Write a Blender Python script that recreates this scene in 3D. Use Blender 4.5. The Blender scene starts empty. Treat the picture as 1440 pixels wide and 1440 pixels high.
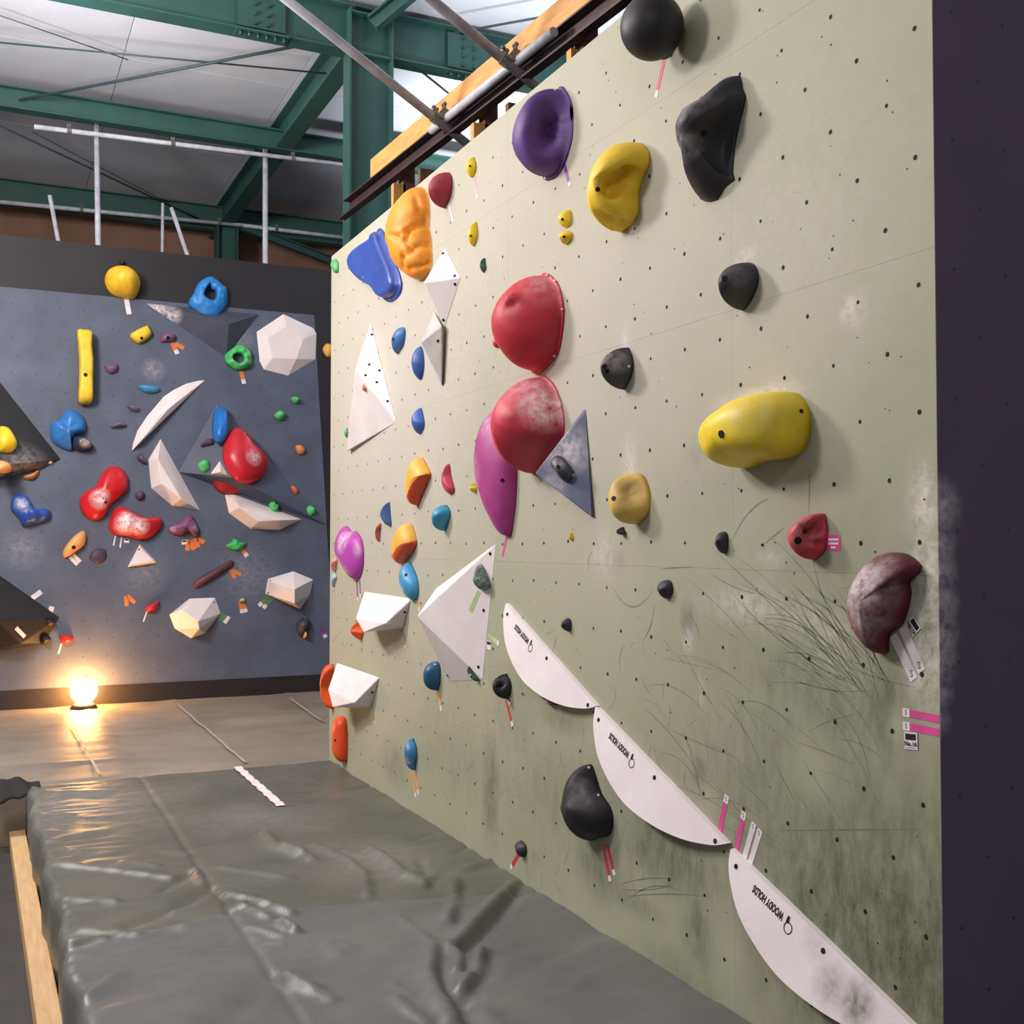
import bpy, bmesh, math, random
import numpy as np
from mathutils import Vector, Matrix, noise

# ------------------------------------------------------------------ camera
SC = bpy.context.scene
COL = SC.collection
F = 1555.0                      # focal length in pixels of the 1440 px frame
EYE = 1.602                     # eye height above the mat
PITCH = math.atan(45 / F)
YAW = math.atan(742 / F * math.cos(PITCH))
FW = np.array([math.sin(YAW) * math.cos(PITCH), math.cos(YAW) * math.cos(PITCH), math.sin(PITCH)])
RT = np.array([math.cos(YAW), -math.sin(YAW), 0.0])
UP = np.cross(RT, FW)
CAM = np.array([0.0, 0.0, EYE])
cd = bpy.data.cameras.new('camera')
cd.sensor_width = 36.0
cd.sensor_fit = 'HORIZONTAL'
cd.lens = F / 1440 * 36
cam = bpy.data.objects.new('camera', cd)
COL.objects.link(cam)
M = Matrix.Identity(4)
for i in range(3):
    M[i][0], M[i][1], M[i][2], M[i][3] = RT[i], UP[i], -FW[i], CAM[i]
cam.matrix_world = M
SC.camera = cam

# ------------------------------------------------------------------ light
SC.view_settings.view_transform = 'Standard'
SC.view_settings.look = 'None'
SC.view_settings.exposure = 0.0
SC.view_settings.gamma = 1.0
SC.view_settings.use_curve_mapping = False
W = bpy.data.worlds.new('world')
SC.world = W
W.use_nodes = True
W.node_tree.nodes['Background'].inputs[0].default_value = (0.80, 0.83, 0.92, 1)
W.node_tree.nodes['Background'].inputs[1].default_value = 0.20


def lamp(name, kind, loc, target, energy, color, size=0.6, size_y=None):
    l = bpy.data.lights.new(name, kind)
    l.energy = energy
    l.color = color
    if kind == 'AREA':
        l.shape = 'RECTANGLE'
        l.size = size
        l.size_y = size_y or size
    else:
        l.shadow_soft_size = size
    o = bpy.data.objects.new(name, l)
    COL.objects.link(o)
    o.location = loc
    d = Vector(target) - Vector(loc)
    o.rotation_euler = d.to_track_quat('-Z', 'Y').to_euler()
    return o


# ceiling lamps of the hall, hanging left of the picture, then an added fill
lamp('unseen_lamp', 'POINT', (-1.5, 7.9, 4.9), (0, 0, 0), 880, (1.0, 0.92, 0.88), 0.45)
lamp('unseen_lamp', 'POINT', (-2.3, 5.0, 4.8), (0, 0, 0), 540, (1.0, 0.92, 0.88), 0.45)
lamp('unseen_lamp', 'POINT', (-1.8, -1.2, 4.9), (0, 0, 0), 165, (1.0, 0.92, 0.88), 0.45)  # added fill behind the camera, lifts the holds and the black end face
# unseen fills added to brighten the roof sheets, on either side of the green wall
for loc_, tgt_, en_, c_ in (((-0.9, 9.6, 4.7), (1.4, 11.2, 6.8), 48, (1.0, 0.95, 0.97)),
                            ((6.0, 11.4, 4.3), (6.2, 11.9, 6.8), 150, (0.90, 0.94, 1.0)),
                            ((4.7, 8.0, 4.3), (4.9, 8.3, 6.8), 60, (0.90, 0.94, 1.0))):
    lamp('added_roof_fill', 'AREA', loc_, tgt_, en_, c_, 0.5).data.spread = math.radians(105)

# ------------------------------------------------------------------ helpers


def ray(x, y):
    return (x - 720) / F * RT - (y - 720) / F * UP + FW


def project(p):
    d = np.asarray(p, float) - CAM
    z = d @ FW
    return np.stack([720 + F * (d @ RT) / z, 720 - F * (d @ UP) / z], -1)


def hit(x, y, p, n):
    d = ray(x, y)
    return CAM + d * (np.dot(np.asarray(p, float) - CAM, n) / np.dot(d, n))


def on_floor(x, y, z=0.0):
    return hit(x, y, (0, 0, z), np.array([0, 0, 1.0]))


def at_y(x, y, Y):
    return hit(x, y, (0, Y, 0), np.array([0, 1.0, 0]))


def at_x(x, y, X):
    return hit(x, y, (X, 0, 0), np.array([1.0, 0, 0]))


class Frame:
    def __init__(s, o, U, V):
        s.o = np.asarray(o, float)
        s.U = np.asarray(U, float)
        s.U /= np.linalg.norm(s.U)
        V = np.asarray(V, float)
        V = V - s.U * (V @ s.U)
        s.V = V / np.linalg.norm(V)
        s.N = np.cross(s.U, s.V)
        c = CAM - s.o
        s.cam = np.array([c @ s.U, c @ s.V, c @ s.N])

    def pt(s, x, y, n=0.0):
        return hit(x, y, s.o + s.N * n, s.N)

    def uv(s, x, y, n=0.0):
        d = s.pt(x, y, n) - s.o
        return np.array([d @ s.U, d @ s.V])

    def w(s, u, v, n=0.0):
        return s.o + s.U * u + s.V * v + s.N * n


def facet(fr, a, b, c):
    """frame of a volume's face given by three (px, py, n) points of a wall frame"""
    A, B, C_ = [fr.pt(*q) for q in (a, b, c)]
    n = np.cross(B - A, C_ - A)
    n /= np.linalg.norm(n)
    if n @ (CAM - A) < 0:
        n = -n
    v = fr.V - n * (fr.V @ n)
    v /= np.linalg.norm(v)
    u = np.cross(v, n)
    return Frame(A, u, v)


def crop(ox, oy, s):
    return lambda *p: [(ox + p[i] / s, oy + p[i + 1] / s) for i in range(0, len(p), 2)]


G1 = crop(450, 220, 6); G2 = crop(450, 430, 6); G3 = crop(450, 620, 6); G4 = crop(450, 800, 4.235)
G5 = crop(640, 100, 4.5); G6 = crop(640, 360, 4.5); G7 = crop(640, 560, 4.5); G8 = crop(560, 740, 4.5)
R1 = crop(840, 0, 4.5); R3 = crop(840, 320, 4); R4 = crop(880, 640, 4.5); R5 = crop(1100, 660, 3.428)
R6 = crop(680, 960, 3.6); R7 = crop(960, 1060, 3.6)
F3 = crop(0, 330, 6); F4 = crop(230, 350, 6); F5 = crop(0, 530, 6); F6 = crop(230, 560, 6)
F7 = crop(0, 740, 5.142); F8 = crop(220, 740, 5.142); M1 = crop(0, 1040, 3.2727); M2 = crop(400, 1060, 3.6)
T4 = crop(520, 0, 3.79)


def lin(r, g, b):
    f = lambda c: (c / 255 / 12.92) if c / 255 <= 0.04045 else ((c / 255 + 0.055) / 1.055) ** 2.4
    return (f(r), f(g), f(b), 1.0)


MATS = {}


def material(name, rgb, rough=0.5, rgb2=None, scale=8.0, bump=0.0, bscale=60.0, metal=0.0, chalk=(), spec=0.4,
             detail=6, stretch=None, coat=0.0):
    """procedural surface: two-tone noise colour, fine bump, optional chalk dust round given points"""
    if name in MATS:
        return MATS[name]
    m = bpy.data.materials.new(name)
    m.use_nodes = True
    nt = m.node_tree
    b = nt.nodes['Principled BSDF']
    b.inputs['Roughness'].default_value = rough
    b.inputs['Metallic'].default_value = metal
    b.inputs['Specular IOR Level'].default_value = spec
    b.inputs['Coat Weight'].default_value = coat
    tc = nt.nodes.new('ShaderNodeTexCoord')
    vec = tc.outputs['Object']
    if stretch:
        mp = nt.nodes.new('ShaderNodeMapping')
        mp.inputs['Scale'].default_value = stretch
        nt.links.new(vec, mp.inputs[0])
        vec = mp.outputs[0]
    nz = nt.nodes.new('ShaderNodeTexNoise')
    nz.inputs['Scale'].default_value = scale
    nz.inputs['Detail'].default_value = detail
    nz.inputs['Roughness'].default_value = 0.6
    nt.links.new(vec, nz.inputs['Vector'])
    rp = nt.nodes.new('ShaderNodeValToRGB')
    c2 = rgb2 or tuple(max(0, c * 0.88) for c in rgb)
    rp.color_ramp.elements[0].position = 0.35
    rp.color_ramp.elements[1].position = 0.68
    rp.color_ramp.elements[0].color = lin(*c2)
    rp.color_ramp.elements[1].color = lin(*rgb)
    nt.links.new(nz.outputs['Fac'], rp.inputs[0])
    col = rp.outputs[0]
    if chalk:
        geo = nt.nodes.new('ShaderNodeNewGeometry')
        n2 = nt.nodes.new('ShaderNodeTexNoise')
        n2.inputs['Scale'].default_value = 22
        n2.inputs['Detail'].default_value = 8
        n2.inputs['Roughness'].default_value = 0.7
        nt.links.new(geo.outputs['Position'], n2.inputs['Vector'])
        acc = None
        for (p, r, st) in chalk:
            d = nt.nodes.new('ShaderNodeVectorMath')
            d.operation = 'DISTANCE'
            d.inputs[1].default_value = tuple(p)
            nt.links.new(geo.outputs['Position'], d.inputs[0])
            mr = nt.nodes.new('ShaderNodeMapRange')
            mr.inputs['From Min'].default_value = 0.0
            mr.inputs['From Max'].default_value = r
            mr.inputs['To Min'].default_value = st
            mr.inputs['To Max'].default_value = 0.0
            nt.links.new(d.outputs['Value'], mr.inputs['Value'])
            o = mr.outputs[0]
            if acc is not None:
                ad = nt.nodes.new('ShaderNodeMath')
                ad.operation = 'MAXIMUM'
                nt.links.new(acc, ad.inputs[0])
                nt.links.new(o, ad.inputs[1])
                o = ad.outputs[0]
            acc = o
        sm = nt.nodes.new('ShaderNodeMapRange')
        sm.inputs['From Min'].default_value = 0.32
        sm.inputs['From Max'].default_value = 0.62
        nt.links.new(n2.outputs['Fac'], sm.inputs['Value'])
        mu = nt.nodes.new('ShaderNodeMath')
        mu.operation = 'MULTIPLY'
        mu.use_clamp = True
        nt.links.new(acc, mu.inputs[0])
        nt.links.new(sm.outputs[0], mu.inputs[1])
        mx = nt.nodes.new('ShaderNodeMix')
        mx.data_type = 'RGBA'
        nt.links.new(mu.outputs[0], mx.inputs['Factor'])
        nt.links.new(col, mx.inputs[6])
        mx.inputs[7].default_value = lin(236, 224, 226)
        col = mx.outputs[2]
    nt.links.new(col, b.inputs['Base Color'])
    if bump:
        n3 = nt.nodes.new('ShaderNodeTexNoise')
        n3.inputs['Scale'].default_value = bscale
        n3.inputs['Detail'].default_value = 4
        nt.links.new(vec, n3.inputs['Vector'])
        bp = nt.nodes.new('ShaderNodeBump')
        bp.inputs['Strength'].default_value = bump
        bp.inputs['Distance'].default_value = 0.01
        nt.links.new(n3.outputs['Fac'], bp.inputs['Height'])
        nt.links.new(bp.outputs[0], b.inputs['Normal'])
    MATS[name] = m
    return m


def tag(o, label=None, cat=None, group=None, kind=None):
    if label:
        o['label'] = label
    if cat:
        o['category'] = cat
    if group:
        o['group'] = group
    if kind:
        o['kind'] = kind
    return o


def link(name, me, mat, loc=None, parent=None, smooth=False):
    """mesh in world coordinates -> object with its origin at loc"""
    o = bpy.data.objects.new(name, me)
    COL.objects.link(o)
    if mat:
        for mm in (mat if isinstance(mat, (list, tuple)) else [mat]):
            me.materials.append(mm)
    if loc is not None:
        me.transform(Matrix.Translation(-Vector(loc)))
        o.location = Vector(loc)
    if parent is not None:
        o.parent = parent
        o.matrix_parent_inverse = Matrix.Translation(-parent.location)
    if smooth:
        me.polygons.foreach_set('use_smooth', [True] * len(me.polygons))
    return o


def mesh(name, verts, faces):
    me = bpy.data.meshes.new(name)
    me.from_pydata([tuple(map(float, v)) for v in verts], [], faces)
    me.update()
    return me


def from_bm(name, bm):
    me = bpy.data.meshes.new(name)
    bm.to_mesh(me)
    bm.free()
    return me


def add_box(bm, c, ax, ay, az):
    """box round centre c with half-axis vectors"""
    c, ax, ay, az = [Vector(q) for q in (c, ax, ay, az)]
    vs = [bm.verts.new(c + ax * i + ay * j + az * k) for i in (-1, 1) for j in (-1, 1) for k in (-1, 1)]
    for f in ((0, 1, 3, 2), (4, 6, 7, 5), (0, 4, 5, 1), (2, 3, 7, 6), (0, 2, 6, 4), (1, 5, 7, 3)):
        bm.faces.new([vs[i] for i in f])


def box(name, mn, mx, mat, parent=None, bevel=0.0):
    mn, mx = Vector(mn), Vector(mx)
    bm = bmesh.new()
    h = (mx - mn) / 2
    add_box(bm, (mn + mx) / 2, (h.x, 0, 0), (0, h.y, 0), (0, 0, h.z))
    bmesh.ops.recalc_face_normals(bm, faces=bm.faces)
    if bevel:
        bmesh.ops.bevel(bm, geom=list(bm.edges), offset=bevel, segments=2, affect='EDGES')
    return link(name, from_bm(name, bm), mat, ((mn.x + mx.x) / 2, (mn.y + mx.y) / 2, mn.z), parent)


def basis(p0, p1, upv=(0, 0, 1)):
    d = (Vector(p1) - Vector(p0)).normalized()
    s = d.cross(Vector(upv))
    if s.length < 1e-4:
        s = d.cross(Vector((1, 0, 0)))
    s.normalize()
    return d, s, s.cross(d)


def bar(name, p0, p1, w, h, mat, parent=None, bevel=0.0):
    p0, p1 = Vector(p0), Vector(p1)
    d, s, u = basis(p0, p1)
    bm = bmesh.new()
    add_box(bm, (p0 + p1) / 2, (p1 - p0) / 2, s * w / 2, u * h / 2)
    bmesh.ops.recalc_face_normals(bm, faces=bm.faces)
    if bevel:
        bmesh.ops.bevel(bm, geom=list(bm.edges), offset=bevel, segments=1, affect='EDGES')
    return link(name, from_bm(name, bm), mat, (p0 + p1) / 2, parent)


def add_tube(bm, p0, p1, r, seg=14, r2=None):
    p0, p1 = Vector(p0), Vector(p1)
    d, s, u = basis(p0, p1)
    r2 = r if r2 is None else r2
    a = [bm.verts.new(p0 + (s * math.cos(t) + u * math.sin(t)) * r) for t in [2 * math.pi * i / seg for i in range(seg)]]
    b = [bm.verts.new(p1 + (s * math.cos(t) + u * math.sin(t)) * r2) for t in [2 * math.pi * i / seg for i in range(seg)]]
    for i in range(seg):
        j = (i + 1) % seg
        bm.faces.new((a[i], a[j], b[j], b[i]))
    bm.faces.new(list(reversed(a)))
    bm.faces.new(b)


def tube(name, p0, p1, r, mat, parent=None, seg=14, r2=None):
    bm = bmesh.new()
    add_tube(bm, p0, p1, r, seg, r2)
    bmesh.ops.recalc_face_normals(bm, faces=bm.faces)
    me = from_bm(name, bm)
    o = link(name, me, mat, (Vector(p0) + Vector(p1)) / 2, parent)
    for p in me.polygons:
        p.use_smooth = len(p.vertices) == 4
    return o


def hbeam(name, p0, p1, depth, width, mat, tf=0.016, tw=0.012, upv=(0, 0, 1), parent=None):
    """H-section: two flanges and a web in one rolled profile"""
    p0, p1 = Vector(p0), Vector(p1)
    d, s, u = basis(p0, p1, upv)
    hw, hd, ht = width / 2, depth / 2, tw / 2
    prof = [(-hw, -hd), (hw, -hd), (hw, -hd + tf), (ht, -hd + tf), (ht, hd - tf), (hw, hd - tf), (hw, hd), (-hw, hd),
            (-hw, hd - tf), (-ht, hd - tf), (-ht, -hd + tf), (-hw, -hd + tf)]
    bm = bmesh.new()
    a = [bm.verts.new(p0 + s * x + u * y) for x, y in prof]
    b = [bm.verts.new(p1 + s * x + u * y) for x, y in prof]
    n = len(prof)
    for i in range(n):
        bm.faces.new((a[i], a[(i + 1) % n], b[(i + 1) % n], b[i]))
    bm.faces.new(a)
    bm.faces.new(b)
    bmesh.ops.recalc_face_normals(bm, faces=bm.faces)
    return link(name, from_bm(name, bm), mat, (p0 + p1) / 2, parent)


def smooth_loop(pts, n=44):
    P = np.asarray(pts, float)
    k = len(P)
    out = []
    seg = np.linalg.norm(np.roll(P, -1, 0) - P, axis=1)
    tot = seg.sum()
    for i in range(k):
        p0, p1, p2, p3 = P[i - 1], P[i], P[(i + 1) % k], P[(i + 2) % k]
        m = max(1, int(round(n * seg[i] / tot)))
        for j in range(m):
            t = j / m
            out.append(0.5 * ((2 * p1) + (-p0 + p2) * t + (2 * p0 - 5 * p1 + 4 * p2 - p3) * t * t + (-p0 + 3 * p1 - 3 * p2 + p3) * t ** 3))
    return np.array(out)


WARM = {}


def surf_at(obj, px, py):
    """vertex of obj that the pixel shows: position and normal in world space"""
    me = obj.data
    co = np.array([v.co for v in me.vertices]) + np.array(obj.location)
    nr = np.array([v.normal for v in me.vertices])
    q = project(co)
    facing = ((CAM - co) * nr).sum(1) > 0
    d = np.hypot(q[:, 0] - px, q[:, 1] - py) + np.where(facing, 0, 1e4)
    i = int(np.argmin(d))
    # shift inside tangent plane to the exact pixel
    n = nr[i]
    try:
        p = hit(px, py, co[i], n)
        if np.linalg.norm(p - co[i]) > 0.08:
            p = co[i]
    except Exception:
        p = co[i]
    return p, n


BOLT = None


def bolt(obj, px, py, r=0.009, mat=None, name='bolt', ring=False):
    p, n = surf_at(obj, px, py)
    p, n = Vector(p), Vector(n)
    bm = bmesh.new()
    add_tube(bm, p - n * 0.004, p + n * 0.003, r, 10)
    if ring:
        add_tube(bm, p + n * 0.002, p + n * 0.004, r * 0.55, 8)
    bmesh.ops.recalc_face_normals(bm, faces=bm.faces)
    return link(name, from_bm(name, bm), mat or M_BOLT, p, obj)


def dome(label, fr, pts, H, mat, p=2.0, flange=0.0, dents=(), rough=0.0, rscale=18, name='climbing_hold', cat='climbing hold',
         group=None, nr=12, ns=48, bolts=(), screws=(), n0=0.0, cup=None, top=0.0, sharp=False):
    """hold whose picture outline is pts: the base is worked back from the outline, the wall it sits on and its height"""
    L = smooth_loop(pts, ns) if not sharp else np.array(pts, float)
    S = np.array([fr.uv(x, y, n0) for x, y in L])
    c = S.mean(0)
    d = (c - fr.cam[:2]) / fr.cam[2]
    k = max(1e-3, np.linalg.norm(d))
    dh = d / k
    s = S @ dh
    smin, smax = s.min(), s.max()
    w = smax - smin
    ext = math.sqrt((S[:, 0].max() - S[:, 0].min()) * (S[:, 1].max() - S[:, 1].min()))
    H = min(H, 0.82 * w / k)
    a = (w * w - k * k * H * H) / (2 * w)
    sc = smin + a
    s2 = np.where(s > sc, sc + (s - sc) * a / (w - a), s)
    B = S + np.outer(s2 - s, dh)
    c = (B.max(0) + B.min(0)) / 2 * 0.5 + B.mean(0) * 0.5
    n = len(B)
    verts, faces = [], []

    def prof(t):
        if flange:
            if t > 1 - flange:
                return 0.012 if t < 0.999 else 0.004
            t = t / (1 - flange)
            return 0.012 + (H - 0.012) * max(0.0, 1 - t ** p) ** (1 / p)
        return H * max(0.0, 1 - t ** p) ** (1 / p)
    ts = [0.0] + [math.sin((j / nr) * math.pi / 2) for j in range(1, nr + 1)]
    if flange:
        ts = [0.0] + [math.sin((j / nr) * math.pi / 2) * (1 - flange) for j in range(1, nr + 1)] + [1 - flange * 0.9, 1 - flange * 0.05, 1.0]
    def height(u, t):
        h = prof(t)
        if top:
            h = min(h, H * (1 - top) + top * H * 0.2 * (1 - t))
        if rough:
            pw = Vector((u[0] * rscale, u[1] * rscale, 3.3 + c[0]))
            h += rough * (noise.noise(pw) + 0.5 * noise.noise(pw * 2.1)) * min(1.0, (1 - t) * 4 + 0.15)
        return max(h, 0.0005)
    cw = [fr.w(c[0], c[1], n0 + height(c, 0.0))]
    verts += cw
    for t in ts[1:]:
        for i in range(n):
            u = c + (B[i] - c) * t
            verts.append(fr.w(u[0], u[1], n0 + (height(u, t) if t < 0.999 else 0.0)))
    R = len(ts) - 1
    for i in range(n):
        faces.append((0, 1 + (i + 1) % n, 1 + i))
    for j in range(R - 1):
        for i in range(n):
            a0 = 1 + j * n + i
            a1 = 1 + j * n + (i + 1) % n
            faces.append((a0, a1, a1 + n, a0 + n))
    faces.append(tuple(1 + (R - 1) * n + i for i in range(n)))
    me = mesh(name, verts, faces)
    bm = bmesh.new()
    bm.from_mesh(me)
    bmesh.ops.recalc_face_normals(bm, faces=bm.faces)
    bm.to_mesh(me)
    bm.free()
    if dents or cup:
        me.update()
        co = np.array([v.co for v in me.vertices])
        nv_ = np.array([v.normal for v in me.vertices])
        q = project(co)
        back = np.where(((CAM - co) * nv_).sum(1) > 0, 0, 1e4)
        free = np.clip(((co - fr.o) @ fr.N - n0) / 0.02, 0, 1)
        disp = np.zeros(len(co))
        for (px, py, sg, am) in dents:
            i = int(np.argmin(np.hypot(q[:, 0] - px, q[:, 1] - py) + back))
            disp += am * np.exp(-((co - co[i]) ** 2).sum(1) / (2 * sg * sg))
        if cup:
            pts_c = cup[0]
            best = np.full(len(co), 1e9)
            for (px, py) in pts_c:
                i = int(np.argmin(np.hypot(q[:, 0] - px, q[:, 1] - py) + back))
                best = np.minimum(best, np.linalg.norm(co - co[i], axis=1))
            disp -= cup[2] * np.exp(-(best / cup[1]) ** 2.6)
        co = co + nv_ * (disp * free)[:, None]
        me.vertices.foreach_set('co', co.ravel())
        me.update()
    loc = fr.w(c[0], c[1], n0)
    o = link(name, me, mat, loc, smooth=True)
    tag(o, label, cat, group)
    bpy.context.view_layer.update()
    for q in bolts:
        bolt(o, q[0], q[1], q[2] if len(q) > 2 else 0.011, M_HOLE, 'bolt_hole')
    for q in screws:
        bolt(o, q[0], q[1], 0.006, M_STEEL, 'screw')
    return o


def poly(label, fr, pts, mat, name='climbing_volume', cat='volume', group=None, bolts=(), holes=(), r=0.009):
    """angular plywood volume: the hull of its corners (pixel, height off the wall)"""
    bm = bmesh.new()
    P = [Vector(fr.pt(*q)) for q in pts]
    for q in P:
        bm.verts.new(q)
    res = bmesh.ops.convex_hull(bm, input=list(bm.verts))
    bmesh.ops.delete(bm, geom=[g for g in res['geom_interior'] if isinstance(g, bmesh.types.BMVert)], context='VERTS')
    bmesh.ops.dissolve_limit(bm, angle_limit=0.02, verts=bm.verts, edges=bm.edges)
    bmesh.ops.recalc_face_normals(bm, faces=bm.faces)
    bmesh.ops.bevel(bm, geom=list(bm.edges), offset=0.004, segments=1, affect='EDGES')
    bmesh.ops.recalc_face_normals(bm, faces=bm.faces)
    me = from_bm(name, bm)
    c = sum(P, Vector()) / len(P)
    q = np.array(c) - fr.o
    loc = fr.w(q @ fr.U, q @ fr.V, 0.0)
    o = link(name, me, mat, loc)
    tag(o, label, cat, group)
    bpy.context.view_layer.update()
    # bolts lie on the face that the pixel shows
    from mathutils.bvhtree import BVHTree
    bmm = bmesh.new()
    bmm.from_mesh(me)
    tr = BVHTree.FromBMesh(bmm)
    for b_ in bolts:
        d = Vector(ray(*b_[:2])).normalized()
        h, nrm, _, _ = tr.ray_cast(Vector(CAM) - o.location, d)
        if h is None:
            continue
        h = h + o.location
        bb = bmesh.new()
        add_tube(bb, h - nrm * 0.003, h + nrm * 0.002, r, 10)
        bmesh.ops.recalc_face_normals(bb, faces=bb.faces)
        link('bolt_hole', from_bm('bolt_hole', bb), M_HOLE, h, o)
    bmm.free()
    return o


def ring_hold(label, fr, outer, inner, H, mat, rough=0.0, rscale=25, cat='climbing hold', bolts=()):
    """hold with a hole through it"""
    A = np.array([fr.uv(x, y) for x, y in smooth_loop(outer, 40)])
    B = np.array([fr.uv(x, y, H * 0.6) for x, y in smooth_loop(inner, 40)])
    cB = B.mean(0)
    ang = lambda P: np.arctan2(P[:, 1] - cB[1], P[:, 0] - cB[0])
    th = np.linspace(-math.pi, math.pi, 40, endpoint=False)

    def resample(P):
        a = ang(P)
        r = np.hypot(*(P - cB).T)
        i = np.argsort(a)
        return np.interp(th, a[i], r[i], period=2 * math.pi)
    ra, rb = resample(A), resample(B)
    verts, faces = [], []
    K = 10
    for j in range(K + 1):
        t = j / K
        h = H * math.sqrt(min(1.0, t / .15)) * math.sqrt(max(0.0, 1 - t ** 2.4)) if 0 < j < K else 0.0
        for i in range(40):
            r = rb[i] + (ra[i] - rb[i]) * t
            u = cB + r * np.array([math.cos(th[i]), math.sin(th[i])])
            hh = h
            if rough and 0 < j < K:
                hh += rough * noise.noise(Vector((u[0] * rscale, u[1] * rscale, 1.7)))
            verts.append(fr.w(u[0], u[1], max(0.0, hh)))
    for j in range(K):
        for i in range(40):
            k = (i + 1) % 40
            faces.append((j * 40 + i, j * 40 + k, (j + 1) * 40 + k, (j + 1) * 40 + i))
    for i in range(40):
        k = (i + 1) % 40
        faces.append((i, K * 40 + i, K * 40 + k, k))
    me = mesh('climbing_hold', verts, faces)
    bm = bmesh.new()
    bm.from_mesh(me)
    bmesh.ops.recalc_face_normals(bm, faces=bm.faces)
    bm.to_mesh(me)
    bm.free()
    o = link('climbing_hold', me, mat, fr.w(*cB), smooth=True)
    tag(o, label, cat)
    return o


def flat_quad(name, fr, c, du, dv, n, th, mat, parent=None):
    """thin box lying on a frame: centre c (uv), half vectors du, dv"""
    bm = bmesh.new()
    C_ = Vector(fr.w(c[0], c[1], n + th / 2))
    a = Vector(fr.U * du[0] + fr.V * du[1])
    b = Vector(fr.U * dv[0] + fr.V * dv[1])
    add_box(bm, C_, a, b, Vector(fr.N) * th / 2)
    bmesh.ops.recalc_face_normals(bm, faces=bm.faces)
    return link(name, from_bm(name, bm), mat, C_, parent)


def text_mesh(name, fr, s, c, dirv, size, n, mat, parent, squash=1.0, bold=0.0):
    """flat lettering: centre c (uv), reading direction dirv (uv)"""
    cu = bpy.data.curves.new('lettering', 'FONT')
    cu.body = s
    cu.size = size
    cu.align_x = 'CENTER'
    cu.align_y = 'CENTER'
    cu.offset = bold
    cu.resolution_u = 2
    o = bpy.data.objects.new('lettering_tmp', cu)
    COL.objects.link(o)
    dg = bpy.context.evaluated_depsgraph_get()
    me = bpy.data.meshes.new_from_object(o.evaluated_get(dg))
    bpy.data.objects.remove(o)
    dv = np.array(dirv, float)
    dv /= np.linalg.norm(dv)
    up = np.array([-dv[1], dv[0]])
    for v in me.vertices:
        u = np.array(c) + dv * v.co.x * squash + up * v.co.y
        v.co = Vector(fr.w(u[0], u[1], n))
    me.name = name
    return link(name, me, mat, fr.w(c[0], c[1], n), parent)


TAPE_N = {}


def tape(fr, p0, p1, width, mat, label, group, n=0.0, letter=None, end=True):
    """strip of route tape from p0 to p1 (pixels) with a small white end label at p1"""
    a, b = fr.uv(*p0, n), fr.uv(*p1, n)
    d = b - a
    L = np.linalg.norm(d)
    d = d / L
    s = np.array([-d[1], d[0]])
    e = min(width * 1.15, L * 0.35) if end else 0.0
    m = L - e
    o = flat_quad('route_tape', fr, a + d * m / 2, d * m / 2, s * width / 2, n, 0.0012, mat)
    tag(o, label, 'tape', group)
    if end:
        q = flat_quad('end_label', fr, a + d * (m + e / 2), d * e / 2, s * width / 2 * 1.05, n, 0.0016, M_PAPER, o)
        if letter:
            text_mesh('letter', fr, letter, a + d * (m + e / 2), (1, 0), width * 0.95, n + 0.002, M_INK, q)
    return o


def card(fr, c, du, dv, label, n=0.0015, number=True):
    """white number card: black header block and number below"""
    cc = fr.uv(*c, n)
    o = flat_quad('number_card', fr, cc, du, dv, n, 0.0012, M_PAPER)
    tag(o, label, 'card')
    du, dv = np.array(du), np.array(dv)
    flat_quad('header_block', fr, cc + dv * 0.42, du * 0.8, dv * 0.38, n + 0.0012, 0.0006, M_INK, o)
    if number:
        text_mesh('number', fr, 'No.16', cc - dv * 0.38, du, np.linalg.norm(du) * 0.78, n + 0.0024, M_INK, o, bold=0.0006)
        flat_quad('rule', fr, cc - dv * 0.82, du * 0.75, dv * 0.03, n + 0.0012, 0.0006, M_INK, o)
    return o


M_HOLE = material('hole_dark', (22, 18, 18), 0.8)
M_BOLT = material('bolt_dark', (60, 58, 60), 0.4, metal=0.6)
M_STEEL = material('bright_steel', (225, 222, 225), 0.3, metal=0.3)
M_PAPER = material('paper_white', (236, 226, 228), 0.7)
M_INK = material('ink_black', (26, 24, 26), 0.6)

# ------------------------------------------------------------------ structure
XW = 2.3346                       # face of the green wall
Y_END, Y_FAR = 2.211, 8.055       # its near corner and far end
Z_TOP = 3.768
GW = Frame((XW, Y_FAR, 0), (0, -1, 0), (0, 0, 1))
U_END = Y_FAR - Y_END
TH = math.radians(6)
YF, ZK = 11.89, 0.17
FWALL = Frame((0, YF, ZK), (1, 0, 0), (0, math.sin(TH), math.cos(TH)))
BLK = Frame((XW, Y_END - .0015, 0), (1, 0, 0), (0, 0, 1))     # black end face, turned towards the viewer

# --- green wall paint: sage with rubber scuffs, painted shade, chalk and a paler tint stored per vertex


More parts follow.
